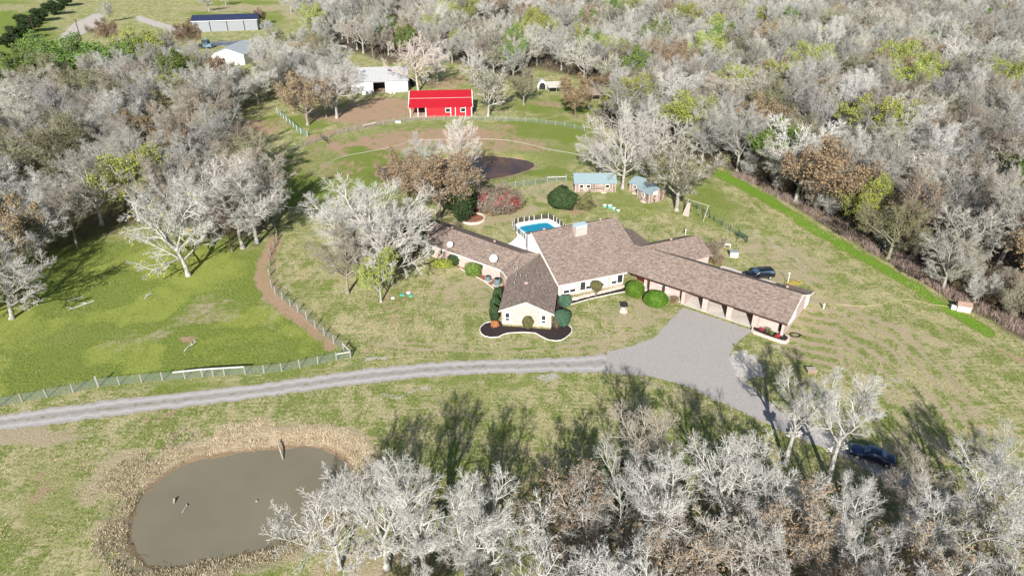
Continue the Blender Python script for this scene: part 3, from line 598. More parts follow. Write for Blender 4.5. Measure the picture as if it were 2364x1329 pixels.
# ------------------------------------------------------------------ beds, kerbs, pool
def ribbon_poly(name,px,z,mat,label=None,cat=None,jit=.03,seed=2,kind=None,z_at=0.):
    o=sheet(name,[G(*p,z_at) for p in px],z,mat,jit,.4,seed,kind); 
    return tag(o,label,cat)
BED1=[(1160,744),(1145,741),(1133,743),(1120,745.5),(1109,755),(1107.5,762),(1111,770),(1119,776),(1131.5,779),(1150,778),(1162,772),(1173,769),(1208,767),(1236,769),(1250,777),(1265.5,784.5),(1284,787),(1296,785),(1304,781),(1314,773),(1320,766),(1320,758),(1313.5,751),(1300,740),(1300,700),(1290,668),(1284,700),(1271,760),(1160,752)]
ribbon_poly('flower_bed',BED1,.03,M['mulch'],'dark mulch bed wrapping round the front gable with a curving white kerb','flower bed',kind=None)
BED2=[(1300,712),(1300,700),(1320.6,702.5),(1364,690),(1415,678.5),(1452,671),(1452,662),(1440,663),(1375,679),(1320,689),(1296,700)]
ribbon_poly('flower_bed',BED2,.03,M['mulch'],'narrow straight dark mulch bed below the hall windows','flower bed')
BED3=[(1040,606),(1065,622),(1090,635),(1112,648),(1135,663),(1152,675),(1168,676),(1172,665),(1160,655),(1100,625),(1050,598)]
ribbon_poly('flower_bed',BED3,.03,M['redsoil'],'red-brown soil bed along the west wing under the air conditioners','flower bed')
def kerb(px,label,w_=.075,h_=.1,mat='fascia'):
    pts=[G(*p) for p in px]; sm_=[]
    for i in range(len(pts)-1):
        for k in range(4): sm_.append(pts[i].lerp(pts[i+1],k/4))
    sm_.append(pts[-1]); o=MB().tube([(p.x,p.y,h_*.4) for p in sm_],w_,6).build('kerb_edging',M[mat]); return tag(o,label,'edging')
kerb(BED1[2:23],'curving white kerb round the mulch bed of the front gable')
kerb([(1309,705.5),(1321,702),(1364,689.5),(1415,678.5),(1444,673)],'straight thin white kerb between the hall bed and the lawn',.07)
kerb([(1062,619),(1075,628),(1090,634),(1112,646),(1135,662),(1150,674)],'white kerb along the red-brown bed by the air conditioners',.09)
rs=MB(); rng=random.Random(5)
for i in range(60):
    t=i/59; x=1306+134*t; y=697-33*t+1.3; p=G(x,y-1.5); 
    for k in range(2): rs.box((p.x+rng.gauss(0,.06),p.y+.25*k+rng.gauss(0,.05),.12+rng.random()*.06),(.3,.25,.28),rng.random()*3)
tag(rs.build('rubble_edging',M['stone']),'band of tan rubble stones at the foot of the hall wall','rubble')
# raised planter at the garage end
PL=[(1737,757),(1736,765),(1741,769),(1772,781),(1800,790),(1812,792.5),(1819,788),(1820,782),(1814,777)]
pts=[G(*p) for p in PL]; t_=empty('planter',(pts[4].x,pts[4].y,0),'long curved pink-white stone planter at the foot of the carport end','planter')
m_=MB(); 
for i in range(len(pts)-1):
    a,b=pts[i],pts[i+1]; d=(b-a); m_.box(((a.x+b.x)/2,(a.y+b.y)/2,.2),(d.length+.18,.24,.42+.002*i),math.atan2(d.y,d.x))
o=m_.build('stone_rim',M['stone']); o.parent=t_; o.matrix_parent_inverse=Matrix.Translation(-t_.location)
o=MB().prism([tuple(p[:2]) for p in pts],.0,.3).build('soil',M['mulch']); o.parent=t_; o.matrix_parent_inverse=Matrix.Translation(-t_.location)
# oval stone ring beyond the west wing
c_=G(1090,506); m_=MB()
for i in range(30):
    a=2*math.pi*i/30; m_.box((c_.x+2.6*math.cos(a)*1.0,c_.y+2.6*math.sin(a),.2),(.58,.4,.42+.01*(i%3)),a+math.pi/2)
t_=empty('stone_ring',(c_.x,c_.y,0),'low oval stone ring round a weedy bed beyond the west wing','stone ring'); o=m_.build('ring_wall',M['stone']); o.parent=t_; o.matrix_parent_inverse=Matrix.Translation(-t_.location)
o=MB().cyl((c_.x,c_.y,0),2.45,.16,28).build('soil',M['redsoil']); o.parent=t_; o.matrix_parent_inverse=Matrix.Translation(-t_.location)
# pool
DK=[(1187,522),(1196,514),(1215,510),(1262,505),(1272,507),(1300,523),(1345,552),(1330,600),(1240,600),(1150,585),(1140,578),(1177,562),(1190,551),(1196,544),(1191,536)]
DKW=smooth_poly([tuple(G(*p)[:2]) for p in DK],2); o=MB().prism(DKW,.0,.06).build('pool_deck',M['conc_white']); o['kind']='structure'
WT=[(1199,526),(1206,522),(1230,518),(1256,514),(1266,515),(1276,522),(1295,537),(1300,545),(1226,549),(1212,537),(1201,531)]
WTW=smooth_poly([tuple(G(*p)[:2]) for p in WT],2)
pm=NT('pool_water'); co=pm.coord(); n=pm.noise(co,1.6,3); pm.base(pm.mix(pm.mapr(n,.3,.7),(.0,.19,.30),(.02,.26,.38)),.07,0,.4); pm.bump(n,.1,.02)
t_=empty('swimming_pool',(WTW[0][0],WTW[0][1],0),'blue kidney-ended swimming pool set in a white deck behind the hall','swimming pool')
def under(o,t): o.parent=t; o.matrix_parent_inverse=Matrix.Translation(-Vector(t.location)); return o
under(MB().prism(WTW,.0,.085).build('water',pm.mat),t_)
rim_=MB().tube([(p[0],p[1],.09) for p in WTW+[WTW[0]]],.13,6); under(rim_.build('pool_rim',plain('pale_blue_tile',(.35,.55,.60),.4,.1)),t_)
FP=[(1213,578),(1212.5,555),(1203,545),(1194,538),(1187,531),(1184,524),(1187,518.5),(1196,515),(1210,513),(1233,509.5),(1250,507),(1266,505),(1278,510.5),(1285,515),(1292,520.5),(1300,527),(1310,535),(1322,545)]
fp=[Vector(G(*p)) for p in FP]; t_=empty('pool_fence',fp[0],'pool safety fence of white posts with dark mesh panels round the pool deck','fence')
pts=[]; 
for i in range(len(fp)-1):
    n=max(1,round((fp[i+1]-fp[i]).length/1.15)); pts+=[fp[i].lerp(fp[i+1],k/n) for k in range(n)]
pts.append(fp[-1]); mm=NT('dark_pool_mesh'); mm.base((.05,.04,.035),.8); mm.b.inputs['Alpha'].default_value=.62; meshm=mm.mat
for p in pts: under(MB().tube([(p.x,p.y,.05),(p.x,p.y,1.25)],.05,6).build('post',M['white']),t_)
for a,b in zip(pts,pts[1:]): under(MB().poly([(a.x,a.y,.12),(b.x,b.y,.12),(b.x,b.y,1.2),(a.x,a.y,1.2)]).build('mesh_panel',meshm),t_)
# path behind the garage
sheet('concrete_path',[ew(10,14.2,0),ew(EL-3,13.6,0),ew(EL-3,16.2,0),ew(10,17,0)],.02,M['conc'],.03)
# ------------------------------------------------------------------ outbuildings
def part(o,t,label=None):
    o.parent=t
    if label: o['label']=label
    return o
def barn(name,pL,pR,depth,hw,hr,label,cat,wallm,roofm,off=.35,ridge=.5,group=None):
    "building whose front foot runs pL->pR; local frame: x along front, y to the back"
    d=Vector((pR.x-pL.x,pR.y-pL.y,0)); L=d.length; t=empty(name,(pL.x,pL.y,0),label,cat,group,rz=math.atan2(d.y,d.x)); w_=MB()
    yr=depth*ridge
    w_.poly([(0,0,-.1),(L,0,-.1),(L,0,hw),(0,0,hw)]); w_.poly([(L,depth,-.1),(0,depth,-.1),(0,depth,hw),(L,depth,hw)])
    for x,s_ in ((0,-1),(L,1)):
        q=[(x,0,-.1),(x,depth,-.1),(x,depth,hw),(x,yr,hr),(x,0,hw)]; w_.poly(q if s_<0 and False else (q if s_>0 else q[::-1]))
    t['_L']=L
    r=MB(); k=(hr-hw)/yr; k2=(hr-hw)/(depth-yr)
    r.slab([(-off,-off,hw-off*k+.06),(L+off,-off,hw-off*k+.06),(L+off,yr,hr+.06),(-off,yr,hr+.06)],.08)
    r.slab([(-off,yr,hr+.061),(L+off,yr,hr+.061),(L+off,depth+off,hw-off*k2+.06),(-off,depth+off,hw-off*k2+.06)],.08)
    part(r.build('roof',roofm),t); return t,w_,L
def lbox(name,t,c,d,mat,rz=0): return part(MB().box(c,d,rz).build(name,mat),t)
# red barn
pL,pR=G(984,270),G(1089.5,268); pA=G(947,271)
t,w_,L=barn('red_barn',pA,pR,9.5,3.0,5.9,'bright red metal barn with white trim and an open bay at its left end','barn',M['red_metal'],M['red_metal'],.3,.88)
xo=L*(984-947)/(1089.5-947.)
w_.v=[];w_.f=[];w_.m=[]
w_.box(((xo+L)/2,4.75,1.45),(L-xo,9.5,3.1)); 
for x,s_ in ((0,-1),(L,1)):
    q=[(x+s_*.01,0,3.0),(x+s_*.01,9.5,3.0),(x+s_*.01,9.5*.88,5.85)]; w_.poly(q if s_>0 else q[::-1])
part(w_.build('wall',M['red_metal']),t); lbox('back_wall',t,(xo/2,9.4,1.4),(xo,.15,3),M['red_metal'])
for x in (.1,xo*.5,xo-.12): lbox('bay_post',t,(x,.12,1.45),(.16,.16,2.9),M['white'])
lbox('bay_floor',t,(xo/2,4,.03),(xo,7.5,.06),plain('bare_earth_floor',(.42,.30,.21),.95,.2))
for u0,u1 in ((.53,.62),(.79,.87)):
    x0=xo+(L-xo)*u0-.6; 
def bwin(xc,t):
    f=MB(); 
    for z in (1.3,2.5): f.box((xc,-.045,z),(1.56,.09,.12))
    for x in (xc-.72,xc+.72): f.box((x,-.043,1.9),(.12,.086,1.08))
    f=part(f.build('window',M['white']),t); MB().box((xc,-.02,1.9),(1.32,.04,1.08)).build('pane',M['black'],f)
X=lambda px_:(px_-947)/(1089.5-947.)*L
bwin(X(1034.5),t); bwin(X(1069.5),t)
for px_ in (1041,1051.7,1075): lbox('door_trim',t,(X(px_),-.04,1.5),(.14,.08,2.9),M['white'])
for x in (xo,L): lbox('corner_trim',t,(x-.05,-.04,1.5),(.24,.1,3),M['white'])
lbox('roof_trim',t,(L/2,4.3,4.56),(L+.5,.16,.06),M['pipe'])
for x in (-.32,L+.32):
    b=MB(); b.slab([(x-.1,-.32,2.94),(x+.1,-.32,2.94),(x+.1,8.36,6.0),(x-.1,8.36,6.0)],.16); b.slab([(x-.1,8.36,6.001),(x+.1,8.36,6.001),(x+.1,9.8,2.98),(x-.1,9.8,2.98)],.16); part(b.build('rake_trim',M['white']),t)
# white barn
t,w_,L=barn('white_barn',G(812,217),G(943,212),13,4.,7.2,'old whitewashed metal barn with a pale tin roof and a dark open doorway','barn',M['white_metal'],M['tin_roof'],.35,.5)
X=lambda px_:(px_-812)/(131.)*L
d0,d1=X(863),X(890); w_.v=[];w_.f=[];w_.m=[]
w_.box((d0/2,.1,1.95),(d0,.2,4.1)); w_.box(((d1+L)/2,.1,1.95),(L-d1,.2,4.1)); w_.box(((d0+d1)/2,.1,3.75),(d1-d0-.01,.196,.5)); w_.box((L/2,12.9,1.95),(L,.2,4.1))
for x,s_ in ((.1,-1),(L-.1,1)): w_.box((x,6.5,1.95),(.2,12.6,4.1)); q=[(x,0,4),(x,13,4),(x,6.5,7.1)]; w_.poly(q if s_>0 else q[::-1])
part(w_.build('wall',M['white_metal']),t); lbox('barn_floor',t,((d0+d1)/2,4,.03),(d1-d0,8,.06),plain('straw_floor',(.30,.22,.16),.95,.3))
lbox('inner_shade_panel',t,((d0+d1)/2,7,2),(d1-d0+3,.1,4),M['black'])  # black panel added inside; paints the shade seen through the open doorway
# blue-roofed building
t,w_,L=barn('metal_building',G(446,75),G(597,70),14,5.2,7.0,'long grey metal building with a navy blue roof and dark downspouts','building',M['grey_metal'],M['navy_metal'],.3,.5)
part(w_.build('wall',M['grey_metal']),t)
for f in (.0,.27,.53,.79,1.): part(MB().box((L*f,-.12,2.6),(.28,.2,5.2)).build('downspout',M['black']),t)
part(MB().box((L/2,-.42,5.02),(L+.6,.16,.22)).build('gutter',M['white']),t)
# white house, gable to the camera, grey roof
a,b=G(516,146),G(573,150); 
t,w_,L=barn('white_house',G(566,150),G(606,128),13,4,6.2,'white gabled house with a pale grey metal roof behind the grey trees','house',M['white'],M['grey_roof'],.4,.5)
part(w_.build('wall',M['white']),t)
p=Vector((8,-13,0)); 
# sheds
def shed(pL,pR,dep,hw,hr,label,kind,group='small board sheds with pale blue tin roofs'):
    t,w_,L=barn('board_shed',pL,pR,dep,hw,hr,label,'shed',M['siding'],M['blue_tin'],.3,.55,group); part(w_.build('wall',M['siding']),t)
    f=MB(); 
    for x in np.linspace(0,L,max(2,int(L/2.2))+1): f.box((x,-.06,hw/2),(.1,.1,hw))
    for z in (.55,.12): f.box((L/2,-.062,z),(L+.1,.09,.09))
    if kind=='long':
        for z in (1.25,): f.box((L*.55,-.5,z),(L*.28,.9,.08))
    part(f.build('batten_frame',M['wood']),t)
    for f_ in ((.16,.33,.8) if kind=='long' else (.5,)):
        w2=MB(); xc=L*f_; 
        for z in (.95,1.75): w2.box((xc,-.05,z),(.9,.1,.08))
        for x in (xc-.42,xc+.42): w2.box((x,-.048,1.35),(.08,.094,.72))
        w2=part(w2.build('window',M['white']),t); MB().box((xc,-.02,1.35),(.78,.04,.72)).build('pane',M['glass'],w2)
    lbox('step',t,(L*.7,-.5,.1),(1.1,.7,.2),M['stone']); return t,L
shed(G(1327,443.5),G(1420,443),4.6,2.2,3.5,'long weathered board shed with pale blue tin roof below the big grey tree','long')
shed(G(1453,441),G(1476,448),4.,2.1,3.0,'half-hidden board shed with tin roof, behind the small blue-roofed shed','s')
t,L=shed(G(1471,456),G(1497,470),4.4,2.2,3.1,'small board shed with a pale blue gable roof standing in front of the half-hidden one','s')
lbox('white_panel',t,(L+.03,1.6,2.1),(.05,1.,.8),M['white'])
# open-sided shelters at the edge of the wood
def leanto(px0,px1,py,dep,h0,h1,label,mat,skew=0):
    a,b=G(px0,py),G(px1,py); d=b-a; L=d.length; t=empty('open_shelter',a,label,'shelter','open shelters at the wood edge',rz=math.atan2(d.y,d.x)+skew)
    part(MB().slab([(0,0,h0),(L,0,h0),(L,dep,h1),(0,dep,h1)],.07).build('roof',mat),t)
    for x in (.2,L/2,L-.2):
        for y,h in ((.2,h0-.05),(dep-.2,h1-.1)): part(MB().box((x,y,h/2-.05),(.12,.12,h-.05)).build('post',M['post']),t)
leanto(1266,1304,218,5,2.2,3.1,'small open shelter with a beige sheet roof beside the white arched shelter',M['tarp'],.15)
leanto(1348,1386,236,6,2.3,3.2,'long open shelter with a brown tin roof behind the rusty brown tree',plain('rusty_tin_roof',(.36,.24,.19),.8,.3))
p=G(1252,207); t=empty('arched_shelter',p,'small white arched shelter with a dark open end at the wood edge','shelter'); m_=MB(); n=12
for i in range(n):
    a0,a1=math.pi*i/n,math.pi*(i+1)/n; m_.poly([(1.6*math.cos(a0),0,1.+1.9*math.sin(a0)),(1.6*math.cos(a0),4,1.+1.9*math.sin(a0)),(1.6*math.cos(a1),4,1.+1.9*math.sin(a1)),(1.6*math.cos(a1),0,1.+1.9*math.sin(a1))])
for s_ in (-1,1): m_.box((s_*1.6,2,.5),(.06,4,1.))
part(m_.build('arched_cover',M['white_metal']),t); m_=MB()
for i in range(n):
    a0,a1=math.pi*i/n,math.pi*(i+1)/n; m_.poly([(1.65*math.cos(a0),-.02,1+1.95*math.sin(a0)),(1.65*math.cos(a1),-.02,1+1.95*math.sin(a1)),(1.15*math.cos(a1),-.02,1+1.3*math.sin(a1)),(1.15*math.cos(a0),-.02,1+1.3*math.sin(a0))])
for s_ in (-1,1): m_.box((s_*1.4,-.02,.5),(.5,.05,1.))
part(m_.build('end_frame',M['white']),t); lbox('end_shade_sheet',t,(0,.3,1.1),(2.4,.05,2.2),M['black'])  # black sheet across the open end stands in for the shade within
# ------------------------------------------------------------------ vehicles
def car(p,rz,label,paint,L=4.8,W=1.85,kind='sedan',cat='car',roofz=1.45):
    t=empty('parked_car',(p.x,p.y,0),label,cat,rz=rz)
    prof={'sedan':[(-2.4,.35),(-2.42,.75),(-2.2,.95),(-1.45,1.02),(-.75,1.42),(.35,1.45),(1.05,1.05),(1.9,.92),(2.32,.78),(2.4,.4)],
          'suv':[(-2.4,.45),(-2.42,1.),(-2.35,1.15),(-2.05,1.72),(.45,1.78),(1.15,1.2),(2.1,1.1),(2.36,.95),(2.4,.45)],
          'pickup':[(-2.7,.5),(-2.72,1.15),(-.75,1.15),(-.6,1.8),(.55,1.82),(1.15,1.22),(2.4,1.12),(2.65,.9),(2.7,.5)]}[kind]
    k=L/4.8; prof=[(x*k,z) for x,z in prof]; 
    # body as lofted cross sections along the profile, narrowing at the greenhouse and corners
    m_=MB(); n=len(prof); xs_=np.linspace(prof[0][0],prof[-1][0],25)
    def top_(x):
        pts_=[q for q in prof[1:-1]]; return float(np.interp(x,[q[0] for q in pts_],[q[1] for q in pts_]))
    belt=.95 if kind=='sedan' else 1.12; rows=[]
    for x in xs_:
        tz=top_(x); e=1-.14*max(0,(abs(x)/(L/2)))**6; hw=W/2*e; bz=.32
        gh=tz>belt+.06; 
        sec=[(-hw*.93,bz),(-hw,.55),(-hw*.985,min(tz,belt)-.06),(-hw*(.86 if gh else .90),tz-.05 if not gh else tz-.09),(-hw*(.7 if gh else .7),tz)]
        sec+= [(-a_,b_) for a_,b_ in reversed(sec)]; rows.append([(x,a_,b_) for a_,b_ in sec])
    b=len(m_.v); K=len(rows[0])
    for r_ in rows: m_.v+=r_
    for i in range(len(rows)-1):
        for j in range(K): j2=(j+1)%K; m_.f.append([b+i*K+j,b+i*K+j2,b+(i+1)*K+j2,b+(i+1)*K+j]); m_.m.append(0)
    m_.f.append([b+j for j in range(K)][::-1]); m_.f.append([b+(len(rows)-1)*K+j for j in range(K)]); m_.m+=[0,0]
    part(m_.build('body',paint,None,True),t)
    # glass: windscreen, rear window and side lights stand 1 cm proud of the greenhouse
    def qp(name,pts): part(MB().slab(pts,.02).build(name,M['auto_glass']),t)
    gx=[q for q in prof if q[1]>belt+.3]; gx0,gx1=gx[0][0],gx[-1][0]
    def at(x): return top_(x)
    for nm_,xa,xb in (('windscreen',gx1+.04,gx1+.62*k),('rear_window',gx0-.04,gx0-(.5*k if kind!='pickup' else .1))):
        y0,y1=W/2*.64,W/2*.74; pts=[(xa,-y0,at(xa)+.03),(xb,-y1,at(xb)+.035),(xb,y1,at(xb)+.035),(xa,y0,at(xa)+.03)]
        if xb<xa: pts.reverse()
        qp(nm_,pts)
    for s_ in (-1,1):
        yb,yt=s_*W/2*.955,s_*W/2*.86; z0,z1=belt+.0,at((gx0+gx1)/2)-.12
        pts=[(gx0-.15,yb,z0),(gx1+.3,yb,z0),(gx1-.05,yt+s_*.015,z1),(gx0+.1,yt+s_*.015,z1)]
        if s_>0: pts.reverse()
        part(MB().poly(pts).build('side_window',M['auto_glass']),t)
        part(MB().box((L*.47,s_*W*.33,.72),(.18,.34,.16)).build('headlight',M['pipe']),t); part(MB().box((-L*.488,s_*W*.36,.82),(.1,.28,.16)).build('tail_light',M['red_metal']),t)
        part(MB().box((gx1+.35,s_*(W/2+.08),belt+.05),(.16,.18,.13)).build('mirror',paint),t)
        for x in (-L*.31,L*.32):
            wh=part(MB().tube([(x,s_*(W/2-.22),.33),(x,s_*(W/2+.01),.33)],.34,16).build('wheel',M['rubber']),t); MB().tube([(x,s_*(W/2-.1),.33),(x,s_*(W/2+.025),.33)],.2,12).build('rim',M['steel'],wh)
    return t
car(G(2012,1058),R(153),'dark blue car parked on the driveway under the bare trees',M['car_blue'],4.9,1.9,'sedan')
car(G(1752,641),R(-38+180+48),'black sport utility car parked behind the long carport wing',M['car_black'],5.0,1.95,'suv')
car(G(412,122),R(10),'small white car by the far trees left of the white house',M['car_white'],4.5,1.8,'sedan')
car(G(440,124),R(170),'second white vehicle half hidden by the dark brown tree',M['car_white'],5.2,1.9,'pickup',cat='pickup truck')
# light blue lorry tractor
p=G(478,112); t=empty('semi_truck',p,'light blue truck cab with a black chassis left of the white house','truck',rz=R(-8))
b=MB(); b.box((0,0,1.9),(2.4,2.5,2.6)); b.slab([(-1.2,-1.2,3.7),(.8,-1.2,3.7),(1.2,-1.2,3.2),(1.2,1.2,3.2),(.8,1.2,3.7),(-1.2,1.2,3.7)],.5); b.box((1.9,0,1.3),(1.5,2.0,1.4)); part(b.build('cab',M['car_ltblue']),t)
lbox('windscreen',t,(1.22,0,2.6),(.06,2.1,.9),M['auto_glass']); lbox('chassis',t,(-4,0,.95),(6,1.,.35),M['black'])
for x in (1.8,-4.2,-5.6):
    for s_ in (-1,1): part(MB().tube([(x,s_*.8,.5),(x,s_*1.2,.5)],.5,14).build('wheel',M['rubber']),t)
# trailers / junk behind the left wood
p=G(272,162); t=empty('flatbed_trailer',p,'flat orange-decked trailer glimpsed between the green and grey trees','trailer',rz=R(-25)); lbox('deck',t,(0,0,.8),(9,2.5,.2),M['terracotta'])
lbox('side_rail',t,(0,1.2,1.05),(9,.1,.3),M['pipe'])
for x in (-1,.2): 
    for s_ in (-1,1): part(MB().tube([(x,s_*.9,.4),(x,s_*1.2,.4)],.4,12).build('wheel',M['rubber']),t)
# ------------------------------------------------------------------ yard things
p=G(1439,719); t=empty('stone_well',p,'small round stone well with a dark peaked roof on the front lawn','well')
part(MB().lathe((0,0,0),[(.62,0),(.6,.42),(.45,.44),(.42,.15),(.01,.12)],18).build('stone_base',M['stone']),t)
for x in (-.3,.3): part(MB().box((x,0,.8),(.1,.1,1.3)).build('post',M['wood']),t)
b=MB(); b.slab([(-.55,-.6,1.3),(.55,-.6,1.3),(.55,0,1.7),(-.55,0,1.7)],.07); b.slab([(-.55,0,1.701),(.55,0,1.701),(.55,.6,1.3),(-.55,.6,1.3)],.07); part(b.build('roof',M['black']),t); part(MB().tube([(-.4,0,1.0),(.4,0,1.0)],.07,8).build('windlass',M['wood']),t)
def lids(name,pts,labels,cat,grp):
    for (x,y,r,h,mk),lb in zip(pts,labels):
        p=G(x,y); t=empty(name,p,lb,cat,grp); part(MB().cyl((0,0,0),r,h,18).build('riser',M['green_paint']),t); part(MB().lathe((0,0,h),[(r*1.08,-.05),(r*1.08,.04),(r*.8,.08),(.01,.1)],18).build('lid',M[mk]),t)
lids('tank_cover',[(929,681,.42,.1,'green_paint'),(948.5,683,.38,.1,'green_paint'),(943,676,.33,.08,'white'),(907,688.5,.3,.06,'white')],['larger green tank lid beside the vine-covered tree','smaller green tank lid right of the larger one by the vine-covered tree','white tank lid behind the two green ones','small white lid nearest the trunk of the vine-covered tree'],'lid','tank lids by the vine-covered tree')
lids('tank_riser',[(1396,478,.36,.5,'white'),(1408,480,.42,.62,'white'),(1416.5,484,.36,.42,'white'),(1427,488,.34,.3,'white')],['green tank riser with white lid, leftmost in the row behind the hall','tallest tank riser, all white-topped, second in the row behind the hall','green and white tank riser, third in the row behind the hall','lowest green tank riser at the right end of the row behind the hall'],'tank riser','tank risers behind the hall')
# swing set
p=G(1608,500); t=empty('swing_set',p,'tall timber swing frame with a boarded climbing wall','swing set',rz=R(-45)); H_=3.1
for x in (-2.3,2.3):
    for s_ in (-1,1): part(MB().tube([(x,s_*1.3,0),(x,0,H_)],.08,6).build('leg',M['wood'] if s_<0 else M['dkgreen']),t)
part(MB().tube([(-2.6,0,H_),(2.6,0,H_)],.08,6).build('top_beam',M['wood']),t)
part(MB().slab([(-2.5,-1.45,.1),(-.9,-1.5,.1),(-1.6,-.3,2.6),(-2.3,-.3,2.6)],.08).build('climbing_wall',M['wood']),t)
part(MB().tube([(2.3,-.9,.9),(2.3,.9,.9)],.06,6).build('cross_bar',M['wood']),t)
for y in (0,):
    s_=part(MB().box((.4,0,.55),(.5,.22,.05)).build('swing_seat',M['black']),t); MB().tube([(.2,0,.55),(.2,0,H_)],.015,4).tube([(.6,0,.55),(.6,0,H_)],.015,4).build('chains',M['steel'],s_)
p=G(1713,557); t=empty('green_frame',p,'dark green metal rack with a sloping ladder top on the back lawn','rack',rz=R(-35))
for x,y in ((-.9,-.4),(.9,-.4),(-.9,.5),(.9,.5)): part(MB().tube([(x,y,0),(x*.9,y*.6,1.9 if x<0 else 1.2)],.06,6).build('leg',M['dkgreen']),t)
for k in range(4): part(MB().tube([(-.85,-.35+.22*k,1.7),(.85,-.35+.22*k,1.1)],.05,6).build('rung',M['dkgreen']),t)
p=G(1693,592); t=empty('storage_chest',p,'whitewashed storage chest with a grey lid behind the shrub','chest',rz=R(-6))
lbox('box',t,(0,0,.5),(1.45,1.0,1.0),plain('worn_white_boards',(.55,.52,.48),.8,.35,9)); lbox('lid',t,(0,0,1.04),(1.6,1.15,.1),M['steel'])
p=G(1679,571); t=empty('work_table',p,'low white table in front of the standing person','table',rz=R(-20)); lbox('top',t,(0,0,.62),(1.1,.7,.06),M['white'])
for x,y in ((-.5,-.3),(.5,-.3),(-.5,.3),(.5,.3)): lbox('leg',t,(x,y,.3),(.06,.06,.6),M['white'])
def pipe_post(px_,py_,h,r,label,mat='pipe'):
    p=G(px_,py_); t=empty('standpipe',p,label,'pipe','white pipes on the lawn'); part(MB().cyl((0,0,0),r,h,10).build('pipe',M[mat]),t); part(MB().cyl((0,0,h),r*1.25,.07,10).build('pipe_cap',M['white']),t)
pipe_post(1582,541,1.0,.11,'short white standpipe on the back lawn left of the swing frame'); pipe_post(1900.5,713,.9,.13,'short thick white standpipe near the garage end wall'); 
p=G(1818,655); t=empty('sign_post',p,'thin white post with a small top box behind the carport wing','post'); part(MB().cyl((0,0,0),.05,2.0,8).build('post',M['white']),t); lbox('top_box',t,(-.1,0,2.05),(.32,.16,.14),M['white'])
o=tag(MB().tube([tuple(Vector(G(1836,775))+Vector((.75*math.cos(a),.6*math.sin(a),.06+.004*i))) for i,a in enumerate(np.linspace(0,12.5,60))]+[tuple(G(1858,779,.05))],.045,6).build('garden_hose',M['black']),'coiled dark garden hose on the grass off the garage corner','hose')
def hose(name,px,r,mat,label,cat,z=.05,wv=.12,seed=1):
    rg_=random.Random(seed); pts=[Vector(G(*q,z)) for q in px]; P2=[]
    for i in range(len(pts)-1):
        a,b=pts[max(i-1,0)],pts[i]; c,d=pts[i+1],pts[min(i+2,len(pts)-1)]
        for k in range(10):
            t=k/10; P2.append(.5*((2*b)+(c-a)*t+(2*a-5*b+4*c-d)*t*t+(3*b-a-3*c+d)*t**3)+Vector((rg_.gauss(0,wv*.3),rg_.gauss(0,wv*.3),0)))
    P2.append(pts[-1]); return tag(MB().tube(P2,r,5).build(name,M[mat]),label,cat)
hose('long_hose',[(1928,702),(1975,706),(2020,706),(2060,694),(2085,691),(2120,695),(2150,702),(2200,709)],.025,'hose','long yellow hose snaking across the right lawn to the small stone hut','hose')
hose('long_pipe',[(740,385),(787,363),(850,350),(910,338),(950,326),(1010,322),(1090,321),(1160,323),(1215,332),(1260,343),(1310,352),(1338,357)],.045,'pipe','long white pipe lying in a wide arc across the back field','pipe',.1)
hose('power_cord',[(1432,1076),(1443,1082),(1458,1084),(1475,1082)],.04,'red_metal','short red cord trailing from the feeder post','cord')
# stone hut at the end of the yellow hose
p=G(2222,716); t=empty('stone_hut',p,'tiny tan stone pump hut at the foot of the right wood','hut',rz=R(-20)); lbox('wall',t,(0,0,.55),(1.9,1.3,1.1),M['stone'])
b=MB(); b.slab([(-1.05,-.75,1.1),(1.05,-.75,1.1),(1.05,0,1.55),(-1.05,0,1.55)],.08); b.slab([(-1.05,0,1.551),(1.05,0,1.551),(1.05,.75,1.1),(-1.05,.75,1.1)],.08); part(b.build('roof',plain('rusty_hut_roof',(.30,.20,.16),.8,.2)),t)
lbox('tank_end',t,(-1.35,-.1,.35),(.7,.6,.6),M['white'])
# feeder post in the grove
p=G(1426,1090); t=empty('feeder_post',p,'leaning post with a round black feeder among the tree shadows','feeder'); part(MB().tube([(0,0,0),(.15,.1,1.9)],.09,8).build('post',M['wood']),t)
b=MB().lathe((.45,.35,1.0),[(.01,-.3),(.28,-.22),(.36,0),(.28,.22),(.01,.3)],14); part(b.build('round_feeder',M['black'],None,True),t); part(MB().tube([(.13,.1,1.2),(.45,.35,1.15)],.04,6).build('bracket',M['black']),t)
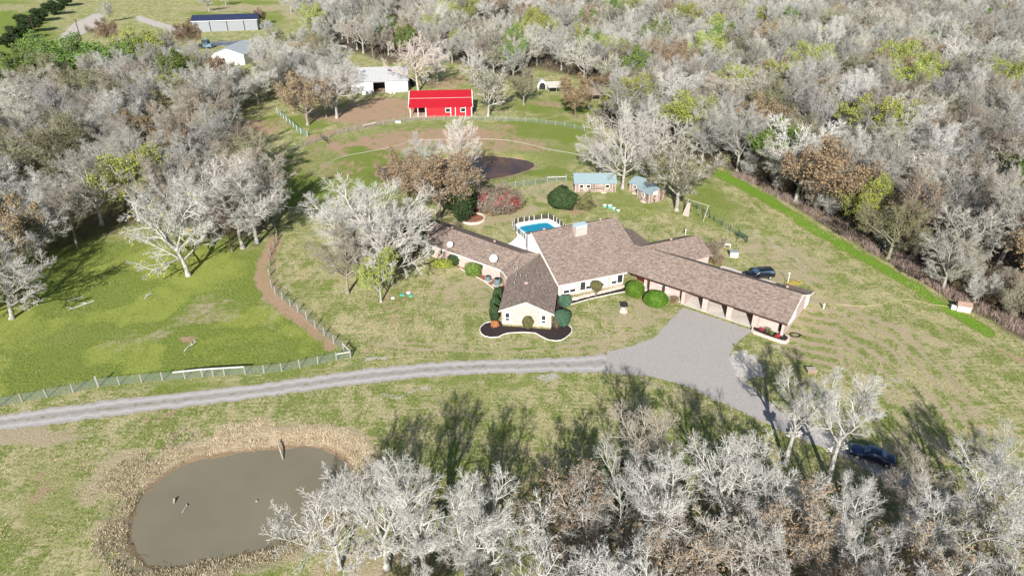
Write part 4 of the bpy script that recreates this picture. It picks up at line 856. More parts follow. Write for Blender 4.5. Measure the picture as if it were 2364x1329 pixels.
# person at the white table
def person(px_,py_,rz):
    p=G(px_,py_); t=empty('person',p,'person in a dark blue shirt and pale jeans standing by the low white table','person',rz=rz)
    def skin(name,joints,edges,rad,mat,parent):
        me=bpy.data.meshes.new(name); me.from_pydata(joints,edges,[]); o=link(name,me,parent); me.materials.append(mat); md=o.modifiers.new('skin','SKIN'); sv=me.skin_vertices[0].data
        for i,r in enumerate(rad): sv[i].radius=(r,r*.85)
        sv[0].use_root=True; o.modifiers.new('sub','SUBSURF').levels=1; return o
    sk_=plain('skin',(.50,.30,.22),.6,.05)
    J=[(0,0,.95),(0,-.02,1.15),(0,-.05,1.38),(0,-.07,1.5),(0,-.1,1.62),(0,-.1,1.74),(-.2,-.05,1.4),(-.27,-.1,1.12),(-.22,-.3,.95),(.2,-.05,1.4),(.27,-.1,1.12),(.24,-.28,.95),(-.1,0,.9),(-.12,-.03,.5),(-.13,.03,.08),(-.13,-.12,.04),(.1,0,.9),(.12,.08,.5),(.13,.16,.08),(.13,.02,.04),(-.21,-.38,.92),(.23,-.36,.92)]
    Eg=[(0,1),(1,2),(2,3),(3,4),(4,5),(2,6),(6,7),(7,8),(2,9),(9,10),(10,11),(0,12),(12,13),(13,14),(14,15),(0,16),(16,17),(17,18),(18,19),(8,20),(11,21)]
    rad=[.15,.14,.16,.06,.1,.08,.07,.05,.04,.07,.05,.04,.09,.07,.045,.04,.09,.07,.045,.04,.03,.03]; skin('body',J,Eg,rad,sk_,t)
    skin('shirt',[(0,0,1.0),(0,-.02,1.2),(0,-.05,1.4),(-.2,-.05,1.41),(-.26,-.1,1.18),(.2,-.05,1.41),(.26,-.1,1.18)],[(0,1),(1,2),(2,3),(3,4),(2,5),(5,6)],[.17,.165,.185,.09,.075,.09,.075],plain('navy_shirt',(.05,.06,.10),.8,.1),t)
    skin('jeans',[(0,0,.97),(-.1,0,.88),(-.12,-.03,.5),(-.13,.03,.12),(.1,0,.88),(.12,.08,.5),(.13,.16,.12)],[(0,1),(1,2),(2,3),(0,4),(4,5),(5,6)],[.17,.11,.085,.07,.11,.085,.07],plain('pale_jeans',(.22,.26,.32),.8,.1),t)
    part(MB().lathe((0,-.09,1.62),[(.115,0),(.12,.07),(.1,.15),(.01,.19)],14).build('hair',M['black'],None,True),t)
    for s_ in (-1,1):
        b=MB()
        for k in range(4): b.tube([(s_*.22-.03+.02*k,-.39,.92),(s_*.22-.03+.02*k,-.46+.005*k,.89),(s_*.22-.03+.02*k,-.48,.85)],.009,5)
        b.tube([(s_*.22-.05*s_,-.37,.92),(s_*.22-.08*s_,-.42,.9)],.011,5); part(b.build('hand',sk_),t)
person(1672,569,R(40))
# barn yard things
def tank(px_,py_,r,h,label,mat): p=G(px_,py_); t=empty('water_tank',p,label,'tank'); part(MB().lathe((0,0,0),[(r,0),(r,h*.9),(r*.8,h),(.01,h*1.03)],18).build('tank_body',M[mat]),t); part(MB().cyl((0,0,h),r*.3,.12,10).build('tank_lid',M['black']),t)
p=G(951,200); t=empty('silage_tyre',p,'big black tyre-like disc leaning at the right end of the white barn','tyre'); part(MB().tube([(0,0,1.5),(.5,.3,1.5)],1.5,24).build('disc',M['rubber']),t); part(MB().tube([(-.05,-.03,1.5),(.52,.32,1.5)],.6,16).build('hub',M['black']),t)
for k,(x,lb) in enumerate(((842,'white cube-shaped crate, left one at the barn front'),(857,'grey crate right of the white one at the barn front'))):
    p=G(x,219); t=empty('crate',p,lb,'crate','crates at the front of the white barn'); lbox('crate_body',t,(0,0,.7),(1.2,1.0,1.3),M['white'] if k==0 else M['steel']); lbox('crate_lid',t,(0,0,1.38),(1.3,1.1,.08),M['steel'])
def gate(a,b,label,grp,h=1.5,mat='steel',bars=5):
    a,b=Vector(a),Vector(b); d=b-a; L=d.length; t=empty('farm_gate',a,label,'gate',grp,rz=math.atan2(d.y,d.x))
    for i in range(bars): part(MB().tube([(0,0,.2+(h-.25)*i/(bars-1)),(L,0,.2+(h-.25)*i/(bars-1))],.035,5).build('bar',M[mat]),t)
    for x in (0,L/2,L): part(MB().tube([(x,0,0),(x,0,h)],.045,5).build('upright',M[mat]),t)
gate(G(893,216),G(925,214),'tubular steel gate leaning on the front of the white barn','farm gates',1.7)
gate(G(925,214),G(942,213),'shorter steel gate at the right end of the white barn front','farm gates',1.2)
gate(G(741,319),G(758,333),'dark metal gate across the dirt ramp at the left of the back field','farm gates',1.4,'black',5)
for k,(x,y) in enumerate(((968,190),(980,192),(975,184))): gate(G(x,y),G(x+14,y-3+2*k),('near white pen panel','middle white pen panel','rear white pen panel')[k]+' behind the pale barn-yard tree','pen panels behind the red barn',1.5,'pipe',4)
for k,(x,y,lb) in enumerate(((902,215,'small white bucket left of the gate at the white barn'),(911,216,'small white bucket right of the other at the white barn'))):
    p=G(x,y+1); t=empty('bucket',p,lb,'bucket','buckets at the white barn'); part(MB().cyl((0,0,0),.28,.6,12,.34).build('bucket_body',M['white']),t); part(MB().tube([(-.32,0,.58),(0,.2,.62),(.32,0,.58)],.02,4).build('handle',M['steel']),t)
p=G(919.5,283.5); t=empty('water_trough',p,'white trough at the fence in front of the barn yard','trough'); lbox('trough_body',t,(0,0,.3),(1.4,.7,.55),M['white']); lbox('trough_water',t,(0,0,.585),(1.2,.5,.02),M['glass'])
p=G(1026,165); t=empty('water_barrel',p,'pale blue barrel by the pasture fence behind the red barn','barrel'); part(MB().cyl((0,0,0),.35,1.1,12).build('barrel',M['car_ltblue']),t); part(MB().cyl((0,0,1.1),.3,.05,12).build('lid',M['white']),t)
# cattle pond sticks, fallen wood
def stick(name,pts,r,label,cat,z=0,mat='wood'):
    return tag(MB().tube([tuple(Vector(G(x,y,z))+Vector((0,0,h))) for x,y,h in pts],r,6).build(name,M[mat]),label,cat)
stick('dead_trunk',[(642,1020,.12),(646,1035,.0),(652,1052,-.5)],[.10,.10,.07],'pale dead trunk sliding into the muddy pond at its top edge','log',0)
stick('floating_stick',[(421,1182,.05),(433,1167,.12),(431,1164,.05)],.07,'thin straight stick afloat in the muddy pond','stick',-.6)
stick('snag',[(403,1152,0),(404,1156,.35),(402,1162,.1)],.09,'short curved snag poking out of the muddy pond','stick',-.6)
stick('snag',[(591,1156,0),(593,1158,.15)],.1,'tiny snag near the middle of the muddy pond','stick',-.6)
rg=random.Random(3)
def fallen(px_,py_,s_,label):
    p=G(px_,py_); t=empty('fallen_branch',p,label,'branch','fallen branches in the paddock',rz=rg.random()*6); m_=MB(); m_.tube([(-s_,0,.05),(-.3*s_,.1,.15),(.4*s_,-.05,.1),(s_,.15,.2)],[.09,.08,.06,.03],5); part(m_.build('stem',M['rail']),t)
    m_=MB()
    for k in range(5): x=rg.uniform(-.6,.9)*s_; m_.tube([(x,0,.1),(x+rg.uniform(.1,.5)*s_,rg.choice((-1,1))*rg.uniform(.2,.6)*s_,.25)],[.05,.02],4)
    part(m_.build('side_twigs',M['rail']),t)
fallen(343,683,1.0,'short pale fallen branch highest in the open paddock'); fallen(187,706,2.0,'long pale fallen branch beside the crooked tree\'s shadow'); fallen(176,691,1.,'small pale fallen branch above the long one')
fallen(440,799,1.3,'broken pale branch on the bare earth patch in the paddock')
p=G(1872,858); t=empty('timber_block',p,'small brown timber block on the grass behind the white treetops','block'); lbox('block',t,(0,0,.25),(1.3,.9,.5),plain('brown_timber',(.22,.15,.11),.9,.3))
lbox('block_top',t,(0,0,.52),(1.34,.94,.04),M['wood'])
# power poles at far left
for k,(x,y,h,lb) in enumerate(((87,98,12,'tall dark utility pole left of the far hedgerow gap'),(187,92,9,'thin utility pole beside the far gravel road'),(36,104,7,'short pole with a white box at the far left edge'))):
    p=G(x,y); t=empty('utility_pole',p,lb,'utility pole','utility poles at the far left'); part(MB().tube([(0,0,0),(0,0,h)],[.22,.15],7).build('pole',M['dark_wood']),t); part(MB().box((0,0,h-.8),(2.2,.14,.14)).build('cross_arm',M['dark_wood']),t)
    if k==2: part(MB().cyl((.3,-.3,h-4.5),.35,1.2,10).build('transformer',M['white']),t)
# vehicle ruts of dead leaves etc. are in the ground cover
# ------------------------------------------------------------------ fences
def fence(px,label,h=1.35,r=.09,mat='post',mesh=None,railz=None,wires=4,lean=0,big=()):
    pts=[Vector(G(*q)) for q in px]; o0=pts[0]; t=empty('post_fence',o0,label,'fence'); rg_=random.Random(len(px))
    for i,p in enumerate(pts):
        q=p-o0; k=1.5 if i in big else 1.; part(MB().tube([(q.x,q.y,-.1),(q.x+rg_.gauss(0,.04),q.y+rg_.gauss(0,.04),h*(1.+.2*(k>1))+rg_.gauss(0,.05))],[r*k,r*.9*k],6).build('post',M[mat]),t)
    if wires:
        b=MB()
        for z in np.linspace(.15,h-.1,wires): b.tube([(p.x-o0.x,p.y-o0.y,z) for p in pts],.012,3,False)
        part(b.build('wire',M['wire']),t); 
    if mesh is not None:
        b=MB()
        for a,c in zip(pts,pts[1:]): a=a-o0; c=c-o0; b.poly([(a.x,a.y,.02),(c.x,c.y,.02),(c.x,c.y,h-.12),(a.x,a.y,h-.12)])
        part(b.build('wire_mesh',mesh),t)
    return t,pts,o0
def wiremesh(name,c,a): m=NT(name); m.base(c,.6); m.b.inputs['Alpha'].default_value=a; return m.mat
WM=wiremesh('grey_green_wire_mesh',(.22,.27,.24),.22)
def railing(t,o0,pairs,z,r=.07,mat='rail'):
    for a,b in pairs: a=Vector(G(*a))-o0; b=Vector(G(*b))-o0; part(MB().tube([(a.x,a.y,z),(b.x,b.y,z)],r,6).build('rail',M[mat]),t)
t,_,o0=fence([(-60,950),(0,938),(52,927),(110,917),(170,906),(228,892),(276,887),(327.5,882),(376,878),(428,874),(468,870),(492.6,868.5),(519,866),(567,864),(610,861),(651,857),(693,849),(734,840),(777,831),(810,825)],'post and wire fence along the driveway at the foot of the paddock',1.4,.1,mesh=WM,big=(5,)); railing(t,o0,[((404,877),(468,870)),((468,870),(567,864))],1.3,.11); railing(t,o0,[((777,831),(810,825))],1.0,.08)
t,_,o0=fence([(810,825),(794,808),(771,792),(749,775),(728,757),(708,737),(688,720),(670,706),(652,691),(636,678),(627,662),(623,637),(623,614),(624,590),(632,572),(639,556),(640,543),(636,532),(633,520)],'post and mesh fence curving up beside the dirt track',1.45,.1,mesh=WM); railing(t,o0,[((810,825),(794,808))],1.1,.07)
t,_,o0=fence([(633,520),(648,500),(655,476),(668.6,491),(696,494),(721.5,496),(745,500)],'short fence with a pale top rail beside the deep tree shadow',1.5,.08,mesh=WM); railing(t,o0,[((668.6,491),(696,494)),((696,494),(721,496))],1.2,.07)
t,_,o0=fence([(664,352),(685,345),(705,337),(725,330),(759,319),(779,310),(800,306),(820,301),(839,297),(862,292),(885,288),(910,284),(933,280),(956,278),(980,277),(1003,276),(1026,276),(1050,276),(1073,277),(1097,277),(1121,278),(1145,278),(1169,279),(1194,280),(1214,281),(1238,283),(1260,286),(1282,289),(1304,292),(1326,297),(1349,303)],'long wire fence running along the top of the back field',1.3,.09,mesh=WM); railing(t,o0,[((840,297),(868,291))],1.0,.1)
t,_,o0=fence([(641,262),(648,268),(655,274),(662,280),(670,287),(678,294),(686,301),(695,308),(710,316)],'green-grey mesh panel fence in the left barn yard',1.6,.09,mat='rail',mesh=wiremesh('green_panel_mesh',(.20,.33,.27),.45))
t,_,o0=fence([(1095,441),(1130,438),(1165,434),(1190,431),(1210,428),(1237,426),(1264,420),(1285,419),(1307,418)],'wire fence between the dark pond and the back lawn',1.4,.08,mesh=WM,big=(8,)); railing(t,o0,[((1264,420),(1285,419)),((1285,419),(1307,418))],1.1,.08)
t,_,o0=fence([(1476,437),(1500,436),(1525,440),(1550,452),(1572,463),(1591,473),(1609,483),(1630,495),(1648,510),(1666,521),(1685,533),(1703,545),(1722,560)],'dark-posted wire fence crossing the lawn behind the swing frame',1.25,.08,mat='dkgreen',mesh=wiremesh('thin_mesh',(.2,.22,.2),.12))
t,_,o0=fence([(600,104),(630,103),(660,103),(690,104),(720,106),(750,108),(780,111),(800,114)],'pale rail fence across the far yard left of the white barn',1.3,.09,mat='rail',wires=0); railing(t,o0,[((600,104),(700,104)),((700,104),(800,114))],1.2,.12)
# ------------------------------------------------------------------ garden shrubs
def leafball(name,px_,py_,rx,ry,h,mat,label,cat='shrub',n=2600,ls=.09,group=None,z0=.0,flat=.0,seed=1,stemmat=None,hollow=.55,bump_=.1,loc=None,parts=True):
    p=loc or G(px_,py_); rg_=np.random.RandomState(seed); t=empty(name,p,label,cat,group)
    # leaves sit on and just inside an uneven rounded surface
    v=rg_.normal(size=(n,3)); v/=np.linalg.norm(v,axis=1)[:,None]; az=np.arctan2(v[:,1],v[:,0]); lump=1+bump_*(np.sin(az*3+seed)+np.sin(v[:,2]*5+az*2+seed*2)+.6*np.sin(az*7+v[:,2]*9)); rad=(hollow+(1-hollow)*rg_.rand(n)**.4)*lump
    c=v*rad[:,None]*np.array([rx,ry,(h-z0)/2]); c[:,2]+=z0+(h-z0)/2; 
    nrm=v+rg_.normal(size=(n,3))*.55; a=np.cross(nrm,rg_.normal(size=(n,3))); a/=np.linalg.norm(a,axis=1)[:,None]+1e-9; b=np.cross(nrm,a); b/=np.linalg.norm(b,axis=1)[:,None]+1e-9
    s=ls*(.7+.6*rg_.rand(n))[:,None]; q=np.stack([c-a*s,c+b*s*.8,c+a*s,c-b*s*.8],1).reshape(-1,3); f=np.arange(n*4).reshape(-1,4)
    me=np_mesh('foliage',q.astype(np.float32),f,4,[mat]); link('foliage',me,t)
    m_=MB(); r_2=random.Random(seed)
    for k in range(7): a_=k*.9; m_.tube([(0,0,0),(rx*.3*math.cos(a_),ry*.3*math.sin(a_),h*.4),(rx*.6*math.cos(a_+.3),ry*.6*math.sin(a_+.3),h*.75)],[.05,.04,.02],5)
    o=link('stems',m_.mesh('stems',M['bark']),t); o.color=(*((.3,.25,.2)),1); return t
leafball('round_shrub',1464,684,1.55,1.55,2.75,M['leaf_clip'],'clipped round dark green shrub close to the red entry door',n=11000,ls=.085,seed=3,hollow=.86,bump_=.02,group='two big clipped round shrubs')
leafball('round_shrub',1513,706,1.95,1.7,2.6,M['leaf_clip'],'clipped broad oval green shrub, the right one of the two by the porch',n=13000,ls=.085,seed=4,hollow=.86,bump_=.02,group='two big clipped round shrubs')
leafball('round_shrub',1305,706,1.1,1.,2.0,M['leaf_blue'],'blue-green rounded shrub in the corner between gable wing and hall',n=6000,ls=.08,seed=5,hollow=.7,bump_=.05)
leafball('round_shrub',1298,751,1.35,1.2,2.7,M['leaf_blue'],'blue-green shrub at the right corner of the front gable',n=7500,ls=.08,seed=6,hollow=.7,bump_=.06)
leafball('square_shrub',1218,757.5,.85,.6,2.15,M['leaf_olive'],'boxy olive-green shrub centred below the front gable',n=4200,ls=.08,seed=7,hollow=.6,bump_=.05)
leafball('red_shrub',1142,755,.65,.5,1.1,M['leaf_orange'],'small orange-red shrub in the left lobe of the mulch bed',n=900,ls=.07,seed=8)
leafball('tall_shrub',1141,738,.75,.9,2.6,M['leaf_dark'],'dark green shrub at the left corner of the front gable, nearest the orange one',n=4500,ls=.09,seed=9,bump_=.09,group='dark hedge shrubs left of the gable wing')
leafball('tall_shrub',1144,716,.8,1.1,2.6,M['leaf_dark'],'dark green shrub in the middle of the hedge left of the gable wing',n=4500,ls=.09,seed=10,bump_=.09,group='dark hedge shrubs left of the gable wing')
leafball('tall_shrub',1150,693,.8,1.1,2.4,M['leaf_dark'],'dark green shrub at the upper end of the hedge left of the gable wing',n=4500,ls=.09,seed=11,bump_=.09,group='dark hedge shrubs left of the gable wing')
leafball('wall_shrub',1094,637,1.5,1.1,2.5,M['leaf_green'],'leafy green shrub against the west wing left of the air conditioners',n=4500,ls=.10,seed=12,bump_=.12)
leafball('wall_shrub',1052,611,1.4,1.,2.1,M['leaf_dark'],'dark shrub under the teal window of the west wing',n=3200,ls=.10,seed=13,bump_=.12)
leafball('wall_shrub',993,590,1.6,1.2,2.4,M['leaf_dark'],'dark green shrub at the upper end of the west wing wall',n=3600,ls=.10,seed=14,bump_=.12)
leafball('lime_shrub',1022,618,1.8,1.2,1.7,M['leaf_lime'],'loose yellow-green shrub out on the lawn before the west wing',n=1500,ls=.10,seed=15,bump_=.15)
leafball('olive_shrub',1298,481,3.,2.8,4.6,M['leaf_dark'],'large round dark green shrub on the back lawn behind the hall',n=15000,ls=.13,seed=16,hollow=.6,bump_=.10)
leafball('yellow_shrub',1349,485,2.2,1.8,3.6,M['leaf_olive'],'straggly brown and yellow plant clump right of the big dark round shrub',n=1800,ls=.12,seed=17,bump_=.2)
leafball('berry_shrub',1140,488,6.2,4.5,5.0,M['leaf_brush'],'wide grey shrub sprinkled with red berries beyond the west wing',n=9000,ls=.11,seed=18,hollow=.5,bump_=.10)
p=G(1140,488); rg_=np.random.RandomState(8); q=[];
for cx,cy,cz in ((-2.,-2,3.6),(1.2,-3,3.4),(2.6,-2.6,3.0),(4.4,-2,2.6),(-3.8,-2,2.2),(3,-2,4.)):
    for k in range(160): c=Vector((cx,cy,cz))+Vector(rg_.normal(size=3)*.55); a=Vector(rg_.normal(size=3)).normalized()*.12; b=a.cross(Vector(rg_.normal(size=3))).normalized()*.09; q.append([c-a,c+b,c+a,c-b])
m_=MB(); [m_.poly(x) for x in q]; bs=[o for o in COL.objects if o.get('label','').startswith('wide grey shrub')][0]; link('berries',m_.mesh('berries',M['leaf_red']),bs)
p=G(1376,684); t=leafball('topiary_tree',1376,684,1.05,.9,2.9,M['leaf_olive'],'small lollipop-shaped yellow-green tree in front of the hall windows',cat='tree',n=3200,ls=.08,seed=19,z0=1.1,hollow=.4); o=link('trunk',MB().tube([(0,0,0),(.05,0,.7),(0,0,1.5)],.07,6).mesh('trunk',M['bark']),t); o.color=(.5,.42,.36,1)
for k,(x,y,mk,r,lb) in enumerate(((1757,766,'leaf_red',.35,'small dark red plant at the left end of the long planter'),(1771,768,'leaf_olive',.5,'taller olive plant in the long planter'),(1779,774,'leaf_green',.35,'low green plant in the middle of the long planter'),(1793,781,'leaf_red',.35,'small dark red plant at the right end of the long planter'))):
    leafball('planter_plant',x,y,r,r,.3+r*1.6,M[mk],lb,cat='plant',n=260,ls=.06,seed=20+k,group='plants in the long planter')
leafball('sparse_shrub',1557,698,.8,.7,1.2,M['leaf_brown'],'sparse reddish-brown shrub beside the carport corner',n=420,ls=.07,seed=30)
leafball('low_flowers',1832,655,1.6,.6,.4,M['leaf_yellow'],'low yellow-leaved plants along the wall behind the carport wing',cat='flowers',n=500,ls=.07,seed=31)
leafball('twig_shrub',1284,757,.7,.6,1.9,M['leaf_brown'],'leafless reddish twiggy shrub at the right corner of the front gable',n=500,ls=.05,seed=32)
# ------------------------------------------------------------------ trees
def tube3(V,Fc,mi,MI,p0,p1,r0,r1,k):
    d=(p1-p0); a=Vector((0,0,1)) if abs(d.z)<.9*d.length else Vector((1,0,0)); u=d.cross(a).normalized(); v=d.cross(u).normalized(); b=len(V)
    for p,r in ((p0,r0),(p1,r1)):
        for j in range(k): t=6.2832*j/k; V.append(p+u*(math.cos(t)*r)+v*(math.sin(t)*r))
    for j in range(k): j2=(j+1)%k; Fc.append((b+j,b+j2,b+k+j2,b+k+j)); MI.append(mi)
def poly_tube(V,Fc,MI,mi,pts,rs,k):
    b=len(V); n=len(pts); u=None
    for i in range(n):
        d=(pts[min(i+1,n-1)]-pts[max(i-1,0)])
        if d.length<1e-6: d=Vector((0,0,1))
        d.normalize()
        if u is None: u=d.orthogonal()
        u=u-d*u.dot(d); u.normalize(); v=d.cross(u)
        for j in range(k): t=6.2832*j/k; V.append(pts[i]+u*(math.cos(t)*rs[i])+v*(math.sin(t)*rs[i]))
    for i in range(n-1):
        for j in range(k): j2=(j+1)%k; Fc.append((b+i*k+j,b+i*k+j2,b+(i+1)*k+j2,b+(i+1)*k+j)); MI.append(mi)
def make_tree(seed,H=14.,trunk=.32,lean=(0,0),nl=7,spread=.9,nb=(7,7,6),L=(.5,.42,.42,.5),up=(.10,.12,.10,.05),wobl=.22,r0=.32,stems=1,tw=.034,droop=0.,leaf=None,nleaf=0,lsz=.16,lclump=3,crook=1.,skirt=0,seg4=2,env=(.47,.60,.41)):
    "returns (trunk verts,faces),(crown verts,faces,matidx): trunk and limbs in one mesh, branches, twigs and leaves in the other"
    rg=random.Random(seed); V0=[];F0=[];M0=[];V1=[];F1=[];M1=[]; tips=[]
    def rv(): return Vector((rg.gauss(0,1),rg.gauss(0,1),rg.gauss(0,1)))
    nseg=(6,7,5,3,seg4); ks=(8,6,4,3,3)
    def side(d,ang,az):
        o=d.orthogonal().normalized(); q=d.cross(o); return (d*math.cos(ang)+(o*math.cos(az)+q*math.sin(az))*math.sin(ang)).normalized()
    def branch(p,d,Ln,r,lv):
        n=nseg[lv]; pts=[p.copy()]; rs=[r]; dd=d.copy(); taper=(.45,.72,.7,.6,.75)[lv]; w_=wobl*(.35,1.*crook,1.*crook,1.2,.9)[lv]/math.sqrt(n)*1.6
        for i in range(n):
            dd=(dd+rv()*w_*.6+Vector((0,0,up[min(lv,3)]*1.4/n*2 if lv else .12))).normalized()
            if lv>=2 and droop: dd=(dd+Vector((0,0,-droop/n))).normalized()
            p=p+dd*(Ln/n); pts.append(p.copy()); rs.append(max(r*(1-taper*(i+1)/n),.009))
            if lv and (p.x*p.x+p.y*p.y)/(env[0]*H)**2+((p.z-env[1]*H)/(env[2]*H))**2>1.: break
        if lv<=1: poly_tube(V0,F0,M0,0,pts,rs,ks[lv])
        else: poly_tube(V1,F1,M1,0,pts,rs,ks[lv])
        n=len(pts)-1
        if lv==4: tips.append(pts[-1]); return
        if n<nseg[lv] and lv>=3: tips.append(pts[-1]); return
        cnt=nb[lv-1] if lv else nl; az=rg.random()*6.28
        for c in range(cnt):
            if lv==0: t=1-(c/cnt)**1.3*(.42 if not skirt else .62); 
            else: t=.22+.78*(c+rg.random()*.8)/cnt
            t=min(t,.999); i=min(int(t*n),n-1); f=t*n-i; q=pts[i].lerp(pts[i+1],f); dl=(pts[i+1]-pts[i]).normalized(); az+=2.4+rg.gauss(0,.35)
            if lv==0: ang=spread*(.35+.75*(c/cnt))*(.8+.4*rg.random()); Lc=H*L[0]*(1.-.25*abs(rg.gauss(0,1))*.6); rc=r*.55*(1-.25*c/cnt)
            else: ang=(.75,.75,.8)[lv-1]*(.65+.7*rg.random()); Lc=Ln*L[lv]*(1.15-.55*t)*(.75+.5*rg.random()); rc=max(rs[i]*.58,tw*(1.0,.8,.6)[lv-1]*1.0)
            if lv==3: rc=tw*.62; Lc=max(Lc,.45)
            if lv==2: rc=max(tw*.9,rc*.8)
            branch(q,side(dl,ang,az),Lc,rc,lv+1)
        if lv: # the end forks on
            for k_ in (0,1): branch(pts[-1],side(dd,.35,rg.random()*6.28),Ln*L[lv]*.75,max(rs[-1]*.9,tw*.6),min(lv+1,4))
    for s_ in range(stems):
        d=Vector((lean[0]+(rg.gauss(0,.16) if stems>1 else 0),lean[1]+(rg.gauss(0,.16) if stems>1 else 0),1)).normalized()
        b0=Vector((rg.gauss(0,.25),rg.gauss(0,.25),0)) if stems>1 else Vector()
        branch(b0-Vector((0,0,.3)),d,H*trunk+.3,r0*(1 if stems==1 else .7),0)
    b=len(V0)
    # root flare
    V0b=[Vector((math.cos(6.2832*j/8)*r0*1.5,math.sin(6.2832*j/8)*r0*1.5,-.25)) for j in range(8)]
    if stems==1:
        V0+=V0b+[Vector((math.cos(6.2832*j/8)*r0*.98+lean[0]*.6,math.sin(6.2832*j/8)*r0*.98+lean[1]*.6,.55)) for j in range(8)]
        for j in range(8): j2=(j+1)%8; F0.append((b+j,b+j2,b+8+j2,b+8+j))
    zmax=max(p.z for p in V1) if V1 else H; k=H/zmax
    for p in V0: p*=k
    for p in V1: p*=k
    if leaf is not None and nleaf:
        F1q=[]
        for i in range(nleaf):
            t=rg.choice(tips)*k+rv()*.22
            if leaf=='low' : pass
            for j in range(lclump):
                c=t+rv()*lsz*1.3; a=rv().normalized()*lsz; b_=a.cross(rv()).normalized()*lsz*.8; q=len(V1); V1+=[c-a,c+b_,c+a,c-b_]; F1.append((q,q+1,q+2,q+3)); M1.append(1)
    return (V0,F0),(V1,F1,M1)
def tree_mesh(nm,data,leafmat=None):
    (V0,F0),(V1,F1,M1)=data
    a=np_mesh(nm+'_trunk',np.array([tuple(v) for v in V0],dtype=np.float32),np.array(F0,dtype=np.int32),4,[M['bark']])
    c=np_mesh(nm+'_crown',np.array([tuple(v) for v in V1],dtype=np.float32),np.array(F1,dtype=np.int32),4,[M['twig']]+([leafmat] if leafmat else []))
    c.polygons.foreach_set('material_index',np.array(M1,dtype=np.int32)); a.polygons.foreach_set('use_smooth',np.ones(len(F0),bool)); return a,c
PR={}
def proto(key,leafmat=None,n=1,**kw):
    PR[key]=[tree_mesh(key,make_tree(hash_(key)+i*17,**kw),leafmat) for i in range(n)]
def hash_(s): return sum(ord(c)*(i+3) for i,c in enumerate(s))
proto('elm',n=5,H=14,trunk=.30,nl=9,spread=1.05,nb=(8,8,6),tw=.032,up=(.06,.05,.04,.02))
proto('fore',n=5,H=13,trunk=.30,nl=8,spread=1.05,nb=(8,8,6),tw=.023,wobl=.27,up=(.06,.06,.05,.03),env=(.44,.62,.39))
proto('high',n=4,H=14,trunk=.46,nl=8,spread=.85,nb=(8,8,6),tw=.023,wobl=.27,up=(.05,.05,.05,.03),env=(.42,.72,.29))
proto('rusty',M['leaf_brown'],n=2,H=12,trunk=.28,nl=8,spread=1.05,nb=(7,7,5),tw=.036,up=(.06,.05,.04,.02),leaf=1,nleaf=800,lsz=.11)
proto('vase',n=3,H=15,trunk=.26,nl=8,spread=.62,nb=(8,9,7),tw=.026,up=(.16,.2,.14,.1))
proto('pecan',n=3,H=16,trunk=.34,nl=9,spread=1.2,nb=(8,7,4),tw=.042,wobl=.32,crook=1.25,skirt=1,up=(.05,.05,.04,.02),env=(.52,.58,.43))
proto('airy',n=2,H=16,trunk=.62,nl=12,spread=.75,nb=(6,5,3),tw=.036,L=(.36,.45,.45,.5),r0=.2,skirt=1,env=(.30,.58,.43))
proto('slim',n=3,env=(.32,.62,.40),H=15,trunk=.5,nl=9,spread=.7,nb=(6,6,5),tw=.027,L=(.34,.45,.45,.5),r0=.22,skirt=1)
proto('mossy',M['leaf_olive'],n=2,H=13,trunk=.3,nl=8,spread=1.0,nb=(8,7,6),tw=.034,leaf=1,nleaf=1100,lsz=.13)
proto('lime',M['leaf_lime'],n=2,H=14,trunk=.3,nl=8,spread=.95,nb=(7,7,6),tw=.027,leaf=1,nleaf=2600,lsz=.15)
proto('green',M['leaf_green'],n=2,H=13,trunk=.28,nl=8,spread=1.0,nb=(7,6,6),tw=.034,leaf=1,nleaf=3600,lsz=.17)
proto('brown',M['leaf_brown'],n=3,H=12,trunk=.26,nl=8,spread=1.05,nb=(7,7,6),tw=.03,leaf=1,nleaf=2800,lsz=.13)
proto('specks',M['leaf_yellow'],n=2,H=15,trunk=.30,nl=9,spread=1.35,nb=(8,6,4),tw=.042,wobl=.34,crook=1.3,skirt=1,up=(.03,.04,.04,.02),leaf=1,nleaf=60,lsz=.12,lclump=4,env=(.58,.56,.45))
proto('sapling',n=3,H=6,trunk=.2,nl=7,spread=.8,nb=(6,6,4),tw=.028,r0=.10,stems=2,L=(.6,.45,.45,.5))
proto('thicket',M['leaf_brown'],n=2,H=4.5,trunk=.12,nl=7,spread=1.0,nb=(6,6,4),tw=.028,r0=.08,stems=4,L=(.65,.45,.45,.5),leaf=1,nleaf=900,lsz=.09)
proto('cedar',M['leaf_dark'],n=2,H=7,trunk=.2,nl=9,spread=1.15,nb=(7,6,6),tw=.03,r0=.18,L=(.55,.45,.45,.5),leaf=1,nleaf=6500,lsz=.16,skirt=1)
GREY=(.51,.51,.475); WHITE=(.585,.58,.55); TAN=(.38,.345,.285); BROWN=(.25,.20,.16); DARK=(.22,.20,.18); WARM=(.44,.40,.335); OLV=(.35,.34,.25)
allowed={}
trees=[]
TN={'high':'bare_tree','fore':'bare_tree','rusty':'brown_leaved_tree','elm':'bare_tree','vase':'bare_tree','pecan':'bare_tree','slim':'slender_tree','airy':'slender_tree','mossy':'mossy_tree','lime':'leafy_tree','green':'leafy_tree','brown':'brown_leaved_tree','specks':'bare_tree','sapling':'sapling','thicket':'shrub','cedar':'evergreen_tree'}
PH={'high':14,'fore':13,'rusty':12,'elm':14,'vase':15,'pecan':16,'slim':15,'airy':16,'mossy':13,'lime':14,'green':13,'brown':12,'specks':15,'sapling':6,'thicket':4.5,'cedar':7}
trg=random.Random(77)
